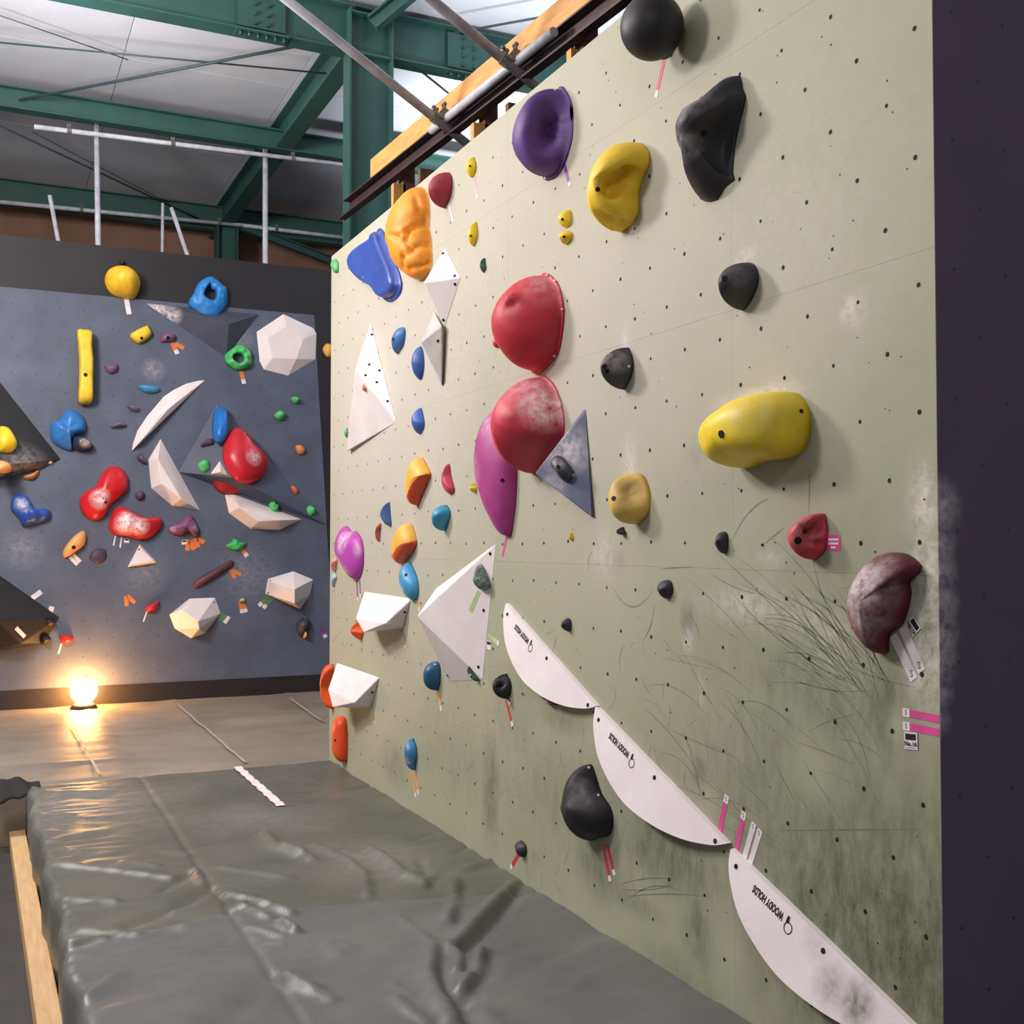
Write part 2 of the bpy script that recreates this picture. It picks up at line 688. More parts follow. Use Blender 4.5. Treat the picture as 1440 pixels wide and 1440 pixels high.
def green_paint():
    m = bpy.data.materials.new('sage_paint')
    m.use_nodes = True
    nt = m.node_tree
    b = nt.nodes['Principled BSDF']
    b.inputs['Roughness'].default_value = 0.62
    b.inputs['Specular IOR Level'].default_value = 0.3
    geo = nt.nodes.new('ShaderNodeNewGeometry')
    pos = geo.outputs['Position']

    def nz(scale, detail=6, rough=0.6, stretch=None):
        n = nt.nodes.new('ShaderNodeTexNoise')
        n.inputs['Scale'].default_value = scale
        n.inputs['Detail'].default_value = detail
        n.inputs['Roughness'].default_value = rough
        v = pos
        if stretch:
            mp = nt.nodes.new('ShaderNodeMapping')
            mp.inputs['Scale'].default_value = stretch
            nt.links.new(pos, mp.inputs[0])
            v = mp.outputs[0]
        nt.links.new(v, n.inputs['Vector'])
        return n.outputs['Fac']

    def rng(v, a, b_, c=0.0, d=1.0):
        r = nt.nodes.new('ShaderNodeMapRange')
        r.inputs['From Min'].default_value = a
        r.inputs['From Max'].default_value = b_
        r.inputs['To Min'].default_value = c
        r.inputs['To Max'].default_value = d
        nt.links.new(v, r.inputs['Value'])
        return r.outputs[0]

    def mul(a, b_):
        r = nt.nodes.new('ShaderNodeMath')
        r.operation = 'MULTIPLY'
        r.use_clamp = True
        nt.links.new(a, r.inputs[0])
        nt.links.new(b_, r.inputs[1])
        return r.outputs[0]

    def mix(f, a, bcol):
        x = nt.nodes.new('ShaderNodeMix')
        x.data_type = 'RGBA'
        nt.links.new(f, x.inputs['Factor'])
        if isinstance(a, tuple):
            x.inputs[6].default_value = a
        else:
            nt.links.new(a, x.inputs[6])
        x.inputs[7].default_value = bcol
        return x.outputs[2]
    base = mix(rng(nz(1.3, 5), 0.35, 0.65), lin(164, 164, 140), lin(156, 159, 131))
    base = mix(rng(nz(9, 8, 0.7), 0.52, 0.75, 0, 0.35), base, lin(142, 147, 118))

    def attr(n):
        a = nt.nodes.new('ShaderNodeAttribute')
        a.attribute_name = n
        return a.outputs['Fac']
    sc = attr('scuff_shade')
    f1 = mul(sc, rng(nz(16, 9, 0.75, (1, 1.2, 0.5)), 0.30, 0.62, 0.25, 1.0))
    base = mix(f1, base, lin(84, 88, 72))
    ck = attr('chalk')
    f2 = mul(ck, rng(nz(26, 9, 0.75), 0.36, 0.58))
    base = mix(f2, base, lin(226, 218, 212))
    base = mix(attr('paling'), base, lin(204, 194, 188))
    nt.links.new(base, b.inputs['Base Color'])
    bp = nt.nodes.new('ShaderNodeBump')
    bp.inputs['Strength'].default_value = 0.12
    bp.inputs['Distance'].default_value = 0.004
    nt.links.new(nz(160, 3), bp.inputs['Height'])
    nt.links.new(bp.outputs[0], b.inputs['Normal'])
    return m


M_GREEN = green_paint()
M_BLACKW = material('black_paint', (36, 34, 37), 0.55, (32, 30, 33), 3.0, 0.1, 120)
M_FRAME = material('rough_timber_dark', (92, 66, 48), 0.8)

# worn places, with shade under volumes and low on the wall painted in: (px, py, half width m, half height m, strength)
SMUDGE_SHADE = [(690, 1105, .10, .26, .75), (555, 1075, .22, .13, .6), (988, 1096, .07, .09, .8), (1246, 995, .10, .15, .85),
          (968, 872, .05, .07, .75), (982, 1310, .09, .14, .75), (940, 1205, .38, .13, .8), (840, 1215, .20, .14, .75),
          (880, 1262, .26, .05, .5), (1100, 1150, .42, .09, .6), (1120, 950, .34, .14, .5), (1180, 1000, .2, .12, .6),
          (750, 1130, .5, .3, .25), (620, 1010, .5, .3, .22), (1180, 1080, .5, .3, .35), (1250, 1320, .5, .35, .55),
          (1040, 900, .5, .3, .22), (870, 790, .05, .05, .35), (560, 905, .15, .08, .6), (500, 1010, .15, .06, .55),
          (790, 1010, .2, .07, .5), (980, 640, .06, .05, .5), (1000, 700, .3, .15, .22), (720, 1000, .3, .25, .3), (530, 760, .3, .4, .15),
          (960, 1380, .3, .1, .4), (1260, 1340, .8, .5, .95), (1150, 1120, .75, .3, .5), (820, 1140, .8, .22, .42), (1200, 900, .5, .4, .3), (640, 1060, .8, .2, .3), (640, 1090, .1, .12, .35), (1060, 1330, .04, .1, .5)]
CHALK = [(1198, 436, .05, .05, .6), (1300, 705, .05, .10, .75), (1306, 860, .07, .24, .8), (1300, 930, .06, .1, .8),
         (1065, 560, .20, .03, .8), (1090, 545, .12, .02, .5), (885, 655, .05, .10, .55), (1050, 360, .06, .02, .7),
         (880, 478, .03, .06, .6), (1085, 785, .08, .02, .35), (1050, 850, .2, .06, .45), (1130, 870, .1, .05, .4), (985, 970, .02, .05, .3),
         (968, 900, .03, .04, .6), (850, 780, .1, .1, .4), (1170, 900, .1, .08, .35), (1100, 300, .5, .5, .12), (640, 480, .5, .8, .15)]
CLEAN = [(1025, 1345, .09, .16), (1140, 1080, .1, .1), (995, 1128, .06, .08), (1262, 1020, .04, .05), (1075, 690, .1, .05)]


# smooth paler tint over the upper and far part of the wall
PALING = [(540, 560, 1.6, 1.5, .58), (820, 470, 1.2, 1.0, .42), (700, 330, 1.2, .8, .4), (1000, 500, .7, .7, .25)]


def wall_blobs(u, v, table):
    out = np.zeros_like(u)
    for q in table:
        c = GW.uv(q[0], q[1])
        e = ((u - c[0]) / q[2]) ** 2 + ((v - c[1]) / q[3]) ** 2
        out = np.maximum(out, (q[4] if len(q) > 4 else 1.0) * np.exp(-e ** 1.3 * 0.9))
    return out


wall_right = box('wall_right', (XW + 0.018, Y_END + 0.025, -0.4), (XW + 0.07, Y_FAR, Z_TOP - 0.002), material('ply_core', (120, 116, 96), .8))
tag(wall_right, 'tall sage green climbing wall', kind='structure')
us = [0.0, 1.295, 3.115, 4.935, U_END]
vs_ = [-0.4, 0.617, 1.515, 2.414, 3.312, Z_TOP]
for a in range(4):
    for b in range(5):
        u0, u1 = us[a] + (0.0003 if a else 0), us[a + 1] - (0.0003 if a < 3 else 0)
        v0, v1 = vs_[b] + 0.0003, vs_[b + 1] - (0.0003 if b < 4 else 0)
        nu, nv = max(2, int((u1 - u0) / 0.022)), max(2, int((v1 - v0) / 0.022))
        uu, vv = np.meshgrid(np.linspace(u0, u1, nu), np.linspace(v0, v1, nv))
        P = [GW.w(x, y, 0.0) for x, y in zip(uu.ravel(), vv.ravel())]
        fs = [(j * nu + i, j * nu + i + 1, (j + 1) * nu + i + 1, (j + 1) * nu + i) for j in range(nv - 1) for i in range(nu - 1)]
        k = len(P)
        for (x, y) in ((u0, v0), (u1, v0), (u1, v1), (u0, v1)):
            P.append(GW.w(x, y, -0.018))
        edge = [list(range(nu)), [j * nu + nu - 1 for j in range(nv)], [(nv - 1) * nu + i for i in range(nu - 1, -1, -1)],
                [j * nu for j in range(nv - 1, -1, -1)]]
        for e in range(4):
            fs.append(tuple([k + e] + [k + (e + 1) % 4] + edge[e][::-1]))
        me = mesh('wall_panel', P, fs)
        sc = wall_blobs(uu.ravel(), vv.ravel(), SMUDGE_SHADE) * (1 - wall_blobs(uu.ravel(), vv.ravel(), CLEAN))
        ck = wall_blobs(uu.ravel(), vv.ravel(), CHALK)
        du_ = wall_blobs(uu.ravel(), vv.ravel(), PALING)
        for nm, val in (('scuff_shade', sc), ('chalk', ck), ('paling', du_)):
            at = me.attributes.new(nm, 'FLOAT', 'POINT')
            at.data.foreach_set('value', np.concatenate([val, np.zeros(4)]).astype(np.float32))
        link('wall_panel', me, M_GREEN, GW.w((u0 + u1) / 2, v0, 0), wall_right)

# T-nut holes: staggered grid; small screw holes scattered between them
random.seed(4)


def discs(name, fr, pts, mat, parent, n=0.0006, label=None):
    verts, faces = [], []
    for (u, v, r) in pts:
        k = len(verts)
        verts.append(fr.w(u, v, n))
        for i in range(8):
            t = i * math.pi / 4
            verts.append(fr.w(u + r * math.cos(t), v + r * math.sin(t), n))
        for i in range(8):
            faces.append((k, k + 1 + i, k + 1 + (i + 1) % 8))
    o = link(name, mesh(name, verts, faces), mat, None, parent)
    tag(o, label, kind='stuff')
    return o


holes = []
for r in range(-8, 13):
    v = 1.605 + r * 0.1797
    for c in range(-8, 24):
        Y = 3.639 + (c + (0.5 if r % 2 else 0)) * 0.2275
        u = Y_FAR - Y
        if 0.04 < u < U_END - 0.03 and 0.04 < v < Z_TOP - 0.03:
            holes.append((u + random.gauss(0, .003), v + random.gauss(0, .003), random.choice((.0065, .0075, .008))))
for i in range(420):
    holes.append((random.uniform(.05, U_END - .03), random.uniform(.3, Z_TOP - .03), random.uniform(.0018, .0038)))
discs('t_nut_holes', GW, holes, M_HOLE, wall_right, label='dark bolt holes of the green wall')

# rubber scratches: fans of thin arcs
M_SCR = material('rubber_scuff', (118, 120, 102), 0.8, (102, 104, 90), 30)
sv, sf = [], []


def scratch(p0, p1, bow, w):
    a, b = GW.uv(*p0), GW.uv(*p1)
    d = b - a
    s = np.array([-d[1], d[0]])
    prev = None
    N = 14
    for i in range(N + 1):
        t = i / N
        q = a + d * t + s * bow * 4 * t * (1 - t)
        tan = d + s * bow * 4 * (1 - 2 * t)
        nn = np.array([-tan[1], tan[0]]) / np.linalg.norm(tan)
        ww = w * (0.25 + math.sin(math.pi * min(1, t * 1.02)) ** 0.7) * random.uniform(.8, 1.2)
        k = len(sv)
        sv.append(GW.w(*(q + nn * ww / 2), 0.0004))
        sv.append(GW.w(*(q - nn * ww / 2), 0.0004))
        if prev is not None:
            sf.append((prev, prev + 1, k + 1, k))
        prev = k


for i in range(44):
    t = random.random()
    x = 985 + 190 * t + random.gauss(0, 40)
    y = 800 + 90 * t + random.gauss(0, 62)
    ex, ey = 1236 + random.gauss(0, 14), 990 + random.gauss(0, 16)
    f0 = random.uniform(0, .3)
    f1_ = random.uniform(.55, 1)
    scratch((x + (ex - x) * f0, y + (ey - y) * f0), (x + (ex - x) * f1_, y + (ey - y) * f1_), random.choice((-1, 1, 1, 1)) * random.uniform(.0, .12), random.uniform(.0012, .0032))
for i in range(60):
    x, y = random.uniform(900, 1200), random.uniform(800, 1130)
    scratch((x, y), (x + random.uniform(30, 110), y + random.uniform(20, 110)), random.uniform(-.05, .15), random.uniform(.001, .0026))
for a in [((1083, 700), (1030, 760), -.1), ((1075, 765), (1103, 742), 0), ((860, 822), (918, 830), -.25), ((828, 803), (833, 776), .2),
          ((1090, 1168), (1300, 1166), .0), ((905, 995), (990, 1100), .05), ((1010, 985), (1075, 1090), .1), ((960, 1025), (985, 1120), .05),
          ((870, 1245), (945, 1236), .03), ((872, 1250), (950, 1243), -.03), ((878, 1262), (1000, 1262), .02), ((880, 1270), (968, 1258), .1),
          ((930, 800), (975, 797), 0), ((967, 860), (985, 900), .1), ((920, 850), (905, 900), .1), ((1183, 1190), (1186, 1310), 0), ((1138, 660), (1137, 720), .02),
          ((760, 1225), (763, 1250), .05), ((780, 1240), (790, 1262), .1), ((517, 622), (518, 640), .05), ((1170, 880), (1250, 975), .12), ((1140, 840), (1210, 930), .1)]:
    scratch(a[0], a[1], a[2], .003)
for i in range(150):
    x, y = random.uniform(480, 1000), random.uniform(860, 1230)
    if y > 1068 + .622 * (x - 462) - 25:
        continue
    scratch((x, y), (x + random.uniform(-14, 20), y + random.uniform(8, 45)), random.uniform(-.2, .2), random.uniform(.001, .0022))
tag(link('scuff_marks', mesh('scuff_marks', sv, sf), M_SCR, None, wall_right), 'thin dark rubber scratches on the green wall', kind='stuff')

# --- black end face of the wall with chalk along its edge
wall_front = box('wall_front', (XW + 0.0005, Y_END - .0015, -0.4), (XW + 2.6, Y_END + 0.024, Z_TOP + .6),
                 material('black_paint_chalky', (110, 94, 116), .6, (104, 89, 110), 3, .1, 120,
                          chalk=[((XW, Y_END, EYE + z), r, s) for z, r, s in ((.10, .10, 1.1), (.0, .075, 1.0), (-.08, .08, 1.1), (-.16, .085, 1.2), (-.24, .085, 1.2), (-.32, .08, 1.1), (-.40, .06, .8), (-.48, .05, .6))]))
tag(wall_front, 'matt black end face of the climbing wall', kind='structure')
bh = []
for i in range(10):
    for j in range(24):
        bh.append((0.07 + i * .2 + (0.1 if j % 2 else 0), 0.2 + j * .18, .0055))
discs('t_nut_holes', BLK, bh, material('tnut_grey', (92, 88, 92), .4, metal=.5), wall_front, label='small bolt holes of the black face')

# --- far climbing wall: black board with slate grey painted field
t0, t1 = FWALL.uv(0, 333), FWALL.uv(465, 377)
vtop = (t0[1] + t1[1]) / 2
M_KICK = material('black_kickboard', (40, 36, 38), .6)


def slab(name, fr, pts, n0, n1, mat, parent=None):
    vb = [fr.w(x, y, n0) for x, y in pts]
    vt = [fr.w(x, y, n1) for x, y in pts]
    n = len(pts)
    fs = [tuple(range(n, 2 * n)), tuple(range(n - 1, -1, -1))] + [(i, (i + 1) % n, n + (i + 1) % n, n + i) for i in range(n)]
    me = mesh(name, vb + vt, fs)
    bm = bmesh.new()
    bm.from_mesh(me)
    bmesh.ops.recalc_face_normals(bm, faces=bm.faces)
    bm.to_mesh(me)
    bm.free()
    c = np.mean(pts, 0)
    return link(name, me, mat, fr.w(c[0], c[1], n0), parent)


wall_far = slab('wall_far', FWALL, [(-4, 0), (7, 0), (7, vtop), (-4, vtop)], -0.05, -0.004, M_BLACKW)
tag(wall_far, 'far climbing wall with black border', kind='structure')
ga, gb = FWALL.uv(442, 445), FWALL.uv(463, 800)
gs = (gb[0] - ga[0]) / (gb[1] - ga[1])
gt = (FWALL.uv(0, 401)[1] + ga[1]) / 2
M_SLATE = material('slate_paint', (90, 97, 115), .55, (78, 83, 99), 2.2, .08, 150,
                   chalk=[(FWALL.pt(*q[:2]), q[2], q[3]) for q in ((330, 415 + 60, .25, .25), (345, 805, .4, .18), (215, 520, .15, .3), (30, 770, .25, .2), (205, 805, .3, .15))])
tag(slab('grey_panel', FWALL, [(-4, 0.003), (ga[0] + gs * (0 - ga[1]), 0.003), (ga[0] + gs * (gt - ga[1]), gt), (-4, gt)], -0.004, 0.0, M_SLATE, wall_far),
    'slate grey painted field')
fh = []
for i in range(40):
    for j in range(26):
        u, v = -.4 + i * .11 * 2 * .5, .12 + j * .18
        fh.append((-.4 + (i * .2275 + (.114 if j % 2 else 0)) * .5 * 1.0, v, .0065))
fh = [(u, v, r) for (u, v, r) in fh if v < gt - .05 and u < 3.2 and int(round(u / .114)) % 2 == 0]
discs('t_nut_holes', FWALL, fh, material('tnut_dark', (52, 50, 56), .6), wall_far, label='small bolt holes of the far wall')
kick = box('baseboard_far', (-4, YF - 0.012, -0.4), (7, YF + 0.03, ZK + .004), M_KICK)
tag(kick, 'black kickboard under the far wall', kind='structure')

# --- building shell
M_FLOOR = material('dark_floor', (62, 60, 58), .5, (52, 50, 50), 6)
tag(box('floor', (-5, -2, -0.45), (9, 18, -0.40), M_FLOOR), 'dark concrete floor', kind='structure')
M_BROWN = material('brown_board', (150, 112, 92), .8, (118, 88, 72), 1.2, stretch=(1, 1, .3))
tag(box('wall_rear', (-6, 17.4, -0.45), (10, 17.5, 7.0), M_BROWN), 'brown boarded rear wall of the hall', kind='structure')
M_ROOF = material('white_roof_sheet', (226, 228, 234), .55, (206, 212, 222), .8, spec=.3)
ceiling = box('ceiling', (-6, 1, 6.86), (10, 17.5, 6.92), material('roof_backing', (120, 125, 130), .8))
tag(ceiling, 'white sheeted hall roof', kind='structure')
for i in range(9):
    for j in range(6):
        x0, y0 = -6 + i * 1.82, 2.2 + j * 2.55
        box('roof_panel', (x0 + .004, y0 + .004, 6.83), (x0 + 1.816, y0 + 2.546, 6.86), M_ROOF, ceiling)

# --- green steelwork
M_STEELG = material('green_steel', (48, 88, 80), .5, (42, 78, 74), 3)
M_STEELD = material('green_steel_dark', (34, 74, 70), .5, (30, 66, 64), 3)
ZB = 6.3


def boltrow(parent, pts, d, mat):
    for p in pts:
        tube('bolt', Vector(p), Vector(p) + Vector(d), .016, mat, parent, 6)


g1 = hbeam('roof_girder', (-5, 10.135, ZB + .225), (9, 10.135, ZB + .225), .45, .2, M_STEELG)
tag(g1, 'deep green steel girder meeting the column head', 'beam')
for (px, py) in ((371, 30), (663, 75)):
    c = at_y(px, py, 10.0)
    box('splice_plate', (c[0] - .22, 10.1 - .022, ZB + .05), (c[0] + .22, 10.1 - .006, ZB + .40), M_STEELG, g1)
    box('splice_plate', (c[0] - .24, 10.0, ZB - .016), (c[0] + .24, 10.2, ZB), M_STEELG, g1)
    boltrow(g1, [(c[0] + dx, 10.04, ZB - .06) for dx in (-.2, -.12, -.04, .04, .12, .2)], (0, 0, .05), M_STEELD)
    boltrow(g1, [(c[0] + dx, 10.1 - .05, ZB + .09 + dz) for dx in (-.06, .06) for dz in (0, .09, .18, .27)], (0, .03, 0), M_STEELD)
b2 = hbeam('roof_beam', (-5, 13.02, ZB + .12), (9, 13.02, ZB + .12), .24, .16, M_STEELG)
tag(b2, 'slim green steel beam carrying the scaffold pipe clamps', 'beam')
b3 = hbeam('roof_beam', (-5, 16.7, ZB + .16), (9, 16.7, ZB + .16), .36, .16, M_STEELG)
tag(b3, 'green steel beam along the brown rear wall', 'beam')
lb = hbeam('roof_beam', (3.16, 10.22, ZB + .18), (3.16, 17.3, ZB + .18), .34, .2, M_STEELG)
tag(lb, 'green steel beam running back from the column head', 'beam')
cl = hbeam('steel_column', (3.285, 10.1, 0.0), (3.285, 10.1, ZB + .4), .44, .2, M_STEELG, upv=(1, 0, 0), tf=.02)
tag(cl, 'thick green steel column behind the green wall', 'column')
for z in (ZB - .03, ZB + .36):
    box('stiffener', (3.09, 10.0, z), (3.48, 10.2, z + .018), M_STEELG, cl)
kb = hbeam('knee_brace', at_y(524, 34, 9.96), at_y(600, -30, 9.75), .14, .12, M_STEELG)
tag(kb, 'short green steel brace at the column head', 'brace')
c2 = at_y(318, 330, 16.5)
tag(hbeam('steel_column', (c2[0], 16.5, -0.4), (c2[0], 16.5, ZB), .3, .3, M_STEELG, upv=(1, 0, 0)), 'green steel column against the brown rear wall', 'column')
hb = hbeam('roof_brace', at_y(340, 318, 16.4), at_y(480, 372, 16.4), .12, .1, M_STEELD)
tag(hb, 'dark green diagonal brace on the rear wall', 'brace')

# bracing rods under the roof, and a roof shadow drawn as a rod
M_ROD = material('dark_rod', (52, 72, 78), .5)
for (a, b, z, r, lab) in [((-30, 152), (432, 62), 6.42, .016, 'dark bracing rod rising towards the column head'),
                          ((-30, 57), (488, 106), 6.5, .010, 'thin bracing rod crossing the thicker one'),
                          ((-40, 158), (300, 318), 6.4, .012, 'thin bracing rod beyond the slim beam'),
                          ((45, 185), (340, 340), 6.6, .007, 'fine stay wire beyond the slim beam'),
                          ((570, 82), (745, 224), 6.55, .012, 'bracing rod falling behind the timber beam'),
                          ((640, 46), (850, 8), 6.6, .012, 'bracing rod above the girder end'),
                          ((-20, 15), (180, 84), 6.7, .006, 'fine dark line standing in for a faint roof shadow')]:  # faint roof shadow drawn in as a thin dark rod
    ra_, rb_ = on_floor(*a, z), on_floor(*b, z)
    if b == (745, 224):
        rb_ = ra_ + (rb_ - ra_) * ((16.68 - ra_[1]) / (rb_[1] - ra_[1]))
    tag(tube('roof_rod', ra_, rb_, r, M_ROD, None, 8), lab, 'rod')

# --- scaffold pipes over the far wall
M_PIPE = material('galvanised_pipe', (206, 208, 218), .4, (172, 174, 184), 10)
M_CLAMP = material('clamp_steel', (156, 150, 138), .45, (84, 78, 72), 40, metal=.3)
PY = 13.0


def clamp(p, parent, axis=(1, 0, 0), s=1.0):
    p, ax = Vector(p), Vector(axis).normalized()
    bm = bmesh.new()
    add_tube(bm, p - ax * .022 * s, p + ax * .022 * s, .034 * s, 12)
    for e_ in (-1, 1):
        add_tube(bm, p + ax * .012 * e_ * s, p + ax * .012 * e_ * s + Vector((0, 0, .075 * s)), .008 * s, 6)
        add_tube(bm, p + ax * .012 * e_ * s + Vector((0, 0, .058 * s)), p + ax * .012 * e_ * s + Vector((0, 0, .07 * s)), .014 * s, 6)
    bmesh.ops.recalc_face_normals(bm, faces=bm.faces)
    o = link('coupler', from_bm('coupler', bm), M_CLAMP, p, parent)
    return o


hp0, hp1 = at_y(48, 178, PY), at_y(560, 241, PY)
hp = tube('scaffold_pipe', hp0, hp1, .026, M_PIPE)
tag(hp, 'long horizontal scaffold pipe clamped under the slim beam', 'pipe')
for x in (97, 243, 412):
    q = at_y(x, 178 + (x - 48) * .123, PY)
    clamp(q, hp)
for (x0, y0, x1, y1, Y, r, lab) in [(136, 178, 138, 350, 13.05, .031, 'upright scaffold pipe above the yellow ball hold'),
                                    (373, 210, 373, 385, 13.05, .031, 'upright scaffold pipe above the white hexagonal volume'),
                                    (229, 286, 228, 365, 13.6, .018, 'thin upright pipe between the two scaffold uprights'),
                                    (70, 275, 84, 350, 13.3, .024, 'short leaning scaffold pipe above the black band'),
                                    (241, 292, 268, 372, 13.3, .024, 'leaning scaffold pipe beside the thin upright')]:
    pa, pb_ = at_y(x0, y0, Y), at_y(x1, y1, Y)
    pb_ = pa + (pb_ - pa) * ((pa[2] + .4) / (pa[2] - pb_[2]))      # down to the floor behind the wall
    o = tube('scaffold_pipe', pa, pb_, r, M_PIPE)
    tag(o, lab, 'pipe')
    if r > .03:
        clamp(at_y(x0, y0 + 3, Y), o)
for (a, b, lab) in [((-20, 282), (342, 317), 'low horizontal pipe in front of the brown rear wall'),
                    ((326, 315), (500, 336), 'short horizontal pipe behind the green column')]:
    o = tube('scaffold_pipe', at_y(*a, 16.33), at_y(*b, 16.33), .028, M_PIPE)
    tag(o, lab, 'pipe')
    for f in (.35, .9):
        clamp(np.array(at_y(*a, 16.33)) * (1 - f) + np.array(at_y(*b, 16.33)) * f, o)

# --- timber and steel on top of the green wall
M_WOOD = material('pine_timber', (214, 160, 92), .6, (188, 134, 72), 5, stretch=(8, 1, 8))
M_WOODD = material('aged_timber', (120, 84, 62), .7, (96, 66, 50), 6, stretch=(8, 1, 8))
M_ANGLE = material('rusty_steel', (66, 48, 48), .5, (54, 40, 42), 8, metal=.2)


def bl(Y, dx=0.0):
    return 2.52 + (8.41 - Y) * .047 + dx


sa = bar('steel_channel', (bl(8.41), 8.41, 4.17), (bl(3.4), 3.4, 4.17), .06, .012, M_ANGLE)
tag(sa, 'dark rusty steel channel under the timber beam', 'steel channel')
bar('channel_web', (bl(8.3, .03), 8.3, 4.225), (bl(3.4, .03), 3.4, 4.225), .012, .11, M_ANGLE, sa)
bar('channel_lip', (bl(8.3), 8.3, 4.282), (bl(3.4), 3.4, 4.282), .06, .01, M_ANGLE, sa)
tb = bar('timber_beam', (bl(7.75, .03), 7.75, 4.365), (bl(3.4, .03), 3.4, 4.365), .09, .15, M_WOOD, bevel=.004)
tag(tb, 'long pale timber beam above the green wall', 'beam')
sp = tube('scaffold_pipe', (bl(6.55, -.055), 6.55, 4.25), (bl(5.0, -.055), 5.0, 4.25), .026, M_PIPE)
tag(sp, 'scaffold pipe lying along the timber beam', 'pipe')
for (top, foot, Y, lab) in [((396, -6), (648, 192), 6.35, 'sloping scaffold brace crossing the green column'),
                            ((600, -6), (748, 108), 5.42, 'sloping scaffold brace clamped to the timber beam')]:
    f = np.array([bl(Y, -.10), Y, 4.24])
    t = at_y(*top, Y)
    d = (t - f) / np.linalg.norm(t - f)
    o = tube('scaffold_pipe', f - d * .35, t + d * 1.4, .0285, M_PIPE)
    tag(o, lab, 'pipe')
    clamp(f + d * .02, o, d)
    clamp(f + np.array([.03, -.03, .03]), o, (0, 1, 0))
for (px, py, lab) in [(574, 235, 'timber post behind the orange bun hold'), (676, 155, 'timber post between the two scaffold braces'),
                      (800, 42, 'timber post near the black ball hold')]:
    q = at_x(px, py, 2.68)
    po = bar('timber_post', (bl(q[1], .1), q[1], 3.2), (bl(q[1], .1), q[1], 4.50), .09, .09, M_WOODD, bevel=.003)
    tag(po, lab, 'post')
    bar('cleat', (bl(q[1], .03), q[1] - .02, 3.75), (bl(q[1], .03), q[1] - .02, 4.13), .05, .09, M_WOOD, po)
    j = bar('cross_joist', (bl(q[1], .06), q[1] - .35, 4.10), (bl(q[1], 1.3), q[1] - .35, 4.10), .045, .09, M_WOODD)
    tag(j, lab.replace('timber post', 'dark cross joist'), 'joist')

# ------------------------------------------------------------------ mats
MX0, MX1, MY0, MY1 = 0.268, XW - 0.003, -0.6, 8.06
WR = []   # wrinkle ridges: polyline px, width m, amplitude m


def ridge(pts, w, a):
    WR.append((np.array([on_floor(*p)[:2] for p in pts]), w, a))


for p, w, a in [((250, 580, 520, 605, 800, 640), .02, .022), ((310, 740, 530, 750), .02, .018), ((370, 885, 630, 900), .018, .018),
                ((300, 940, 480, 920), .015, .016), ((1030, 590, 1330, 640), .02, .016), ((1050, 715, 1200, 750, 1340, 800), .02, .026),
                ((1110, 760, 1240, 820), .016, .02), ((1220, 440, 1270, 500, 1340, 520, 1440, 560), .03, .03), ((570, 565, 720, 580), .015, .01),
                ((780, 520, 870, 530), .02, .012), ((1280, 840, 1360, 890), .018, .02), ((1160, 870, 1300, 910), .015, .016), ((1240, 940, 1300, 945), .014, .014),
                ((380, 1180, 520, 1090), .03, .012), ((1060, 1280, 1250, 1080), .04, -.014), ((600, 850, 800, 780, 960, 680), .03, -.022), ((750, 690, 880, 610), .02, -.016),
                ((1330, 1100, 1440, 1150), .03, .014), ((130, 245, 500, 235), .03, .008), ((160, 350, 330, 345), .016, .007), ((170, 400, 300, 395), .014, .007), ((190, 465, 290, 462), .014, .008),
                ((230, 500, 370, 510), .014, .008), ((800, 800, 860, 790, 1000, 760), .03, .02), ((850, 870, 960, 840), .03, .016), ((900, 600, 930, 660), .02, .02)]:
    ridge(M1(*p), w, a)
for p, w, a in [((160, 470, 300, 530, 400, 610, 420, 720), .022, .022), ((440, 500, 520, 550, 600, 620, 720, 670), .028, .036), ((740, 680, 790, 600, 860, 600), .022, -.02), ((690, 540, 720, 600), .02, -.016),
                ((870, 600, 1040, 545), .024, .016), ((860, 650, 880, 760, 830, 830), .026, .026), ((900, 690, 880, 850), .022, -.018), ((880, 960, 960, 860, 1080, 740, 1180, 650), .026, .03),
                ((920, 990, 1040, 870, 1140, 740, 1200, 650), .026, -.03), ((770, 1000, 740, 1130, 780, 1260, 860, 1360), .034, .034), ((800, 1000, 800, 1120, 850, 1230), .024, -.03), ((990, 1010, 980, 1090, 900, 1180), .026, .03),
                ((1030, 1040, 1000, 1130, 900, 1240), .03, -.028), ((830, 980, 900, 1030, 880, 1090), .022, .022), ((930, 1020, 930, 1100), .02, -.026), ((560, 1240, 620, 1300, 720, 1368), .018, .016), ((550, 1170, 640, 1230), .014, .01),
                ((20, 1130, 130, 1200, 240, 1250), .022, .018), ((230, 970, 270, 1020, 320, 990), .03, .014), ((0, 870, 60, 910), .02, .02), ((640, 440, 760, 400), .02, -.008), ((860, 500, 930, 470), .018, -.012), ((330, 180, 420, 165), .02, -.01),
                ((320, 490, 410, 525), .016, .012), ((0, 490, 100, 520), .02, .018), ((920, 1250, 930, 1360), .03, -.03)]:
    ridge(M2(*p), w, a)
for p, w, a in [(((560, 1290), (610, 1330)), .02, .01), (((800, 1330), (850, 1300)), .05, -.008), (((760, 1370), (840, 1330)), .04, .008), (((640, 1400), (700, 1440)), .03, .01)]:
    ridge(p, w, a)
SEAMS = [((0.985, 8.06), (0.985, 0), .012, -.010), ((.985, 4.93), (.29, 4.75), .012, -.009), ((.985, 4.95), (2.33, 4.62), .012, -.010), ((.985, 6.05), (1.65, 6.2), .012, -.008)]


